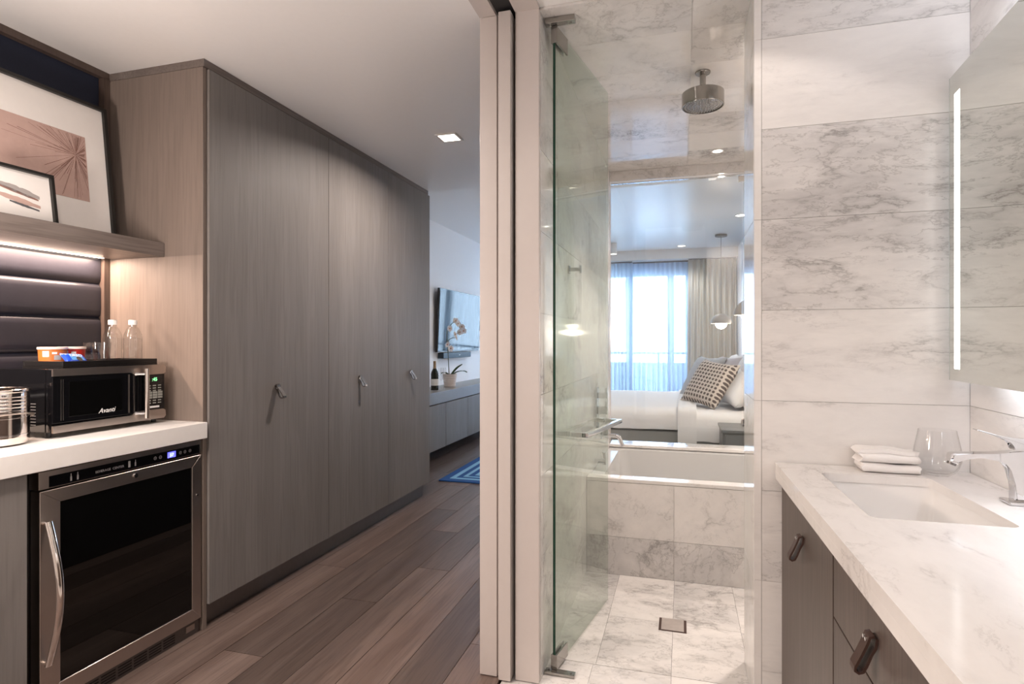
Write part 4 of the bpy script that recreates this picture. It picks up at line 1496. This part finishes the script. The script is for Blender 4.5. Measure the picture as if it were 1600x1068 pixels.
fronts = [('door', -0.655, -0.013, 0.11, 0.800, (-.345, .716)), ('drawer', -1.178, -0.659, 0.645, 0.800, (-.945, .734)), ('drawer', -1.178, -0.659, 0.11, 0.641, (-.945, .55)), ('door', -1.90, -1.182, 0.11, 0.800, (-1.5, .73))]
for nm, a, b, z0, z1, (hy, hz_) in fronts:
    d = vobj(nm, box(B(), (0.018, a + .0022, z0), (0.0395, b - .0022, z1), .001), 'oak_brown', va)
    h, bb = strap(d, vpt(0.018, hy, hz_), vdir(-1, 0, 0), vdir(0, 1, 0), 'leather_brown', L=0.060, w=0.027, out=0.036)
    obj('handle_bolt', bb, 'chrome', d)

vc = thing('vanity_countertop', 'white marble vanity countertop with two undermount basins', 'countertop', (0.299, 2.122, 0), VL)
ZC = 0.858
holes = [rrect(.108, -.606, .402, -.126, .022, 0, 4), rrect(.108, -1.72, .402, -1.235, .022, 0, 4)]
bm = B()
outer = [Vector(p) for p in ((0.0, -1.96, 0), (.552, -1.96, 0), (.552, -.002, 0), (0.0, -.002, 0))]
es = []
for loop in [outer] + holes:
    vl = [bm.verts.new((p.x, p.y, ZC)) for p in loop]
    for i in range(len(vl)):
        es.append(bm.edges.new((vl[i], vl[(i + 1) % len(vl)])))
bmesh.ops.triangle_fill(bm, use_beauty=True, use_dissolve=False, edges=es)
ext = bmesh.ops.extrude_face_region(bm, geom=bm.faces[:])
for v in ext['geom']:
    if isinstance(v, bmesh.types.BMVert):
        v.co.z -= .026
sl = vobj('slab', bm, 'marble_counter', vc, smooth=30)
vobj('apron', box(B(), (0.0, -1.96, ZC - .053), (.020, -.002, ZC - .0262), .0005), 'marble_counter', vc)
for k, (y0, y1) in enumerate(((-.606, -.126), (-1.72, -1.235))):
    x0, x1 = .108, .402
    rings = [rrect(x0 - .02, y0 - .02, x1 + .02, y1 + .02, .04, ZC - .027, 4), rrect(x0 - .004, y0 - .004, x1 + .004, y1 + .004, .026, ZC - .027, 4), rrect(x0 - .003, y0 - .003, x1 + .003, y1 + .003, .028, ZC - .06, 4), rrect(x0 + .004, y0 + .004, x1 - .004, y1 - .004, .035, ZC - .135, 4),
             rrect(x0 + .03, y0 + .03, x1 - .03, y1 - .03, .05, ZC - .152, 4), rrect(x0 + .12, y0 + .20, x1 - .12, y1 - .20, .02, ZC - .156, 4)]
    bm = loft(B(), rings, False, True)
    bs = vobj('basin', bm, 'porcelain', vc, smooth=50)
    vobj('drain', lathe(B(), [(0, 0), (.028, 0), (.03, .003), (.022, .004), (0, .002)], ((x0 + x1) / 2 + .03, (y0 + y1) / 2, ZC - .1555), 24), 'chrome', bs)

fc_ = thing('faucet', 'chrome single lever basin faucet behind the near sink', 'faucet', (.80, 1.748, ZC))
FY = 1.748
obj('base_plate', box(B(), (.775, FY - .028, ZC + .0003), (.850, FY + .028, ZC + .009), .003), 'chrome', fc_)
# body and arched spout drawn as one ribbon-like solid
prof_t = [(.846, .858), (.846, 1.004), (.80, 1.004), (.76, .985), (.70, .978), (.652, .974), (.646, .958), (.656, .946), (.676, .951), (.683, .962), (.73, .966), (.765, .962), (.785, .945), (.792, .91), (.790, .868)]
prof_t = [(.846, .867), (.846, .990), (.838, .994), (.80, .990), (.75, .983), (.70, .980), (.664, .979), (.657, .976), (.653, .958), (.672, .950), (.679, .968), (.72, .9715), (.755, .970), (.776, .962), (.787, .945), (.791, .91), (.790, .867)]
bm = prism(B(), [(x, FY - .018, z) for x, z in prof_t], (0, .036, 0))
bmesh.ops.bevel(bm, geom=[e for e in bm.edges if abs(e.verts[0].co.y - e.verts[1].co.y) < 1e-5], offset=.005, segments=3, affect='EDGES')
obj('spout', bm, 'chrome', fc_, smooth=40)
obj('aerator', tube(B(), [(.6645, FY, .957), (.661, FY, .948)], .0105, 16), 'steel_dark', fc_)
lev = [(.846, .996), (.846, 1.028), (.832, 1.040), (.80, 1.036), (.755, 1.0415), (.716, 1.049), (.712, 1.047), (.752, 1.037), (.785, 1.027), (.792, 1.018), (.794, .996)]
lev = [(.846, .996), (.846, 1.012), (.835, 1.020), (.805, 1.021), (.76, 1.028), (.715, 1.041), (.712, 1.039), (.757, 1.024), (.782, 1.015), (.789, 1.007), (.791, .9935)]
bm = prism(B(), [(x, FY - .015, z) for x, z in lev], (0, .030, 0))
bmesh.ops.bevel(bm, geom=[e for e in bm.edges if abs(e.verts[0].co.y - e.verts[1].co.y) < 1e-5], offset=.0018, segments=2, affect='EDGES')
obj('lever', bm, 'chrome', fc_, smooth=40)

c = (.738, 2.045, ZC + .0004)
pf = [(0, .004), (.018, 0), (.032, .004), (.045, .014), (.054, .028), (.060, .046), (.0615, .062), (.059, .084), (.054, .108), (.0485, .138), (.0473, .1382), (.0528, .108), (.0577, .084), (.060, .062), (.0585, .047), (.052, .030), (.043, .017), (.030, .010), (0, .009)]
tag(obj('stemless_glass', lathe(B(), pf, c, 40), 'thin_glass'), 'clear stemless wine glass on the marble vanity in the corner', 'glass')


def towel(name, lab, x0, x1, y0, y1, zb, th, seed, layers=3):
    rr = random.Random(seed)
    t = th / layers
    cen = []
    d = t / 2
    zc = [zb + t * (i + .5) for i in range(layers)]
    for i in range(layers):
        a, b = (y0 + t, y1 - t) if i % 2 else (y1 - t, y0 + t)
        n = 9
        for k in range(n + 1):
            cen.append((a + (b - a) * k / n, zc[i]))
        if i < layers - 1:
            s = 1 if b > a else -1
            zm = (zc[i] + zc[i + 1]) / 2
            for ang in (-60, -30, 0, 30, 60):
                cen.append((b + s * (t * .55) * math.cos(math.radians(ang)), zm + t * .5 * math.sin(math.radians(ang))))
    hw = t * .47
    L_, R_ = [], []
    for i, p in enumerate(cen):
        p0, p1 = cen[max(i - 1, 0)], cen[min(i + 1, len(cen) - 1)]
        dx, dy = p1[0] - p0[0], p1[1] - p0[1]
        l = math.hypot(dx, dy) or 1
        L_.append((p[0] - dy / l * hw, p[1] + dx / l * hw))
        R_.append((p[0] + dy / l * hw, p[1] - dx / l * hw))
    bm = B()
    NX = 10
    grid = []
    for i in range(NX + 1):
        u = i / NX
        x = x0 + (x1 - x0) * u
        drop = -.006 * u ** 2 + .0015 * math.sin(7 * u + seed)
        row = []
        for q in L_ + R_[::-1]:
            f = (q[1] - zb) / th
            row.append(Vector((x + .006 * math.sin(f * 9 + seed) * (1 if i in (0,) else .4), q[0] + .002 * math.sin(9 * u + f * 3), zb + .0005 + (q[1] - zb) * (1 + (drop / th)) + (.0 if f < .2 else .0012 * math.sin(11 * u + q[0] * 60)))))
        grid.append(row)
    n = len(L_)
    vr = [[bm.verts.new(p) for p in r] for r in grid]
    m = 2 * n
    for a, b in zip(vr, vr[1:]):
        for k in range(m):
            j = (k + 1) % m
            bm.faces.new((a[k], a[j], b[j], b[k]))
    for r in (vr[0], vr[-1]):
        for k in range(n - 1):
            bm.faces.new((r[k], r[k + 1], r[m - 2 - k], r[m - 1 - k]))
    return tag(obj(name, bm, 'towel_white', smooth=60), lab, 'towel', 'folded hand towels')


towel('folded_towel', 'lower of the two folded white towels on the vanity', .535, .690, 2.028, 2.122, ZC + .0004, .030, 1, 2)
towel('folded_towel', 'upper of the two folded white towels on the vanity', .530, .688, 2.026, 2.124, ZC + .0312, .042, 5, 3)

# mirror with frosted light strip; swung very slightly off the wall
MR = math.radians(-3.3)
mo = thing('lit_mirror', 'wall mirror with a bright frosted light strip and glow behind it', 'mirror', (0.789, 2.098, 1.145), MR)
obj('mirror_glass', box(B(), (0, -1.15, 0.0), (.005, 0, .925)), 'mirror_silver', mo, local=True, smooth=0)
obj('mirror_body', box(B(), (.0052, -1.15, .002), (.030, -.001, .923)), 'mirror_edge', mo, local=True)
obj('light_strip', box(B(), (-.0006, -.083, .035), (-.0001, -.041, .862)), 'led_white', mo, local=True, smooth=0)
obj('light_strip', box(B(), (-.0006, -1.10, .035), (-.0001, -1.058, .862)), 'led_white', mo, local=True, smooth=0)
obj('edge_strip', box(B(), (-.0003, -.002, 0.0), (.0052, .0004, .925)), 'mirror_edge', mo, local=True, smooth=0)
Mm = Matrix.Translation(mo.location) @ Matrix.Rotation(MR, 4, 'Z')
for z, rot, pw in ((.905, (0, PI, 0), 6.0), (.02, (0, 0, 0), 2.6)):
    p = Mm @ Vector((.046, -.57, z))
    light('mirror_led_light', 'AREA', p, pw, (.86, .90, 1.0), rot, .02, 1.1)

light('mirror_led_light', 'AREA', Mm @ Vector((.042, -.035, .46)), 0.5, (.86, .90, 1.0), Vector((-.35, 1, 0)).to_track_quat('-Z', 'Y').to_euler(), .01, .86)

bpy.context.view_layer.update()
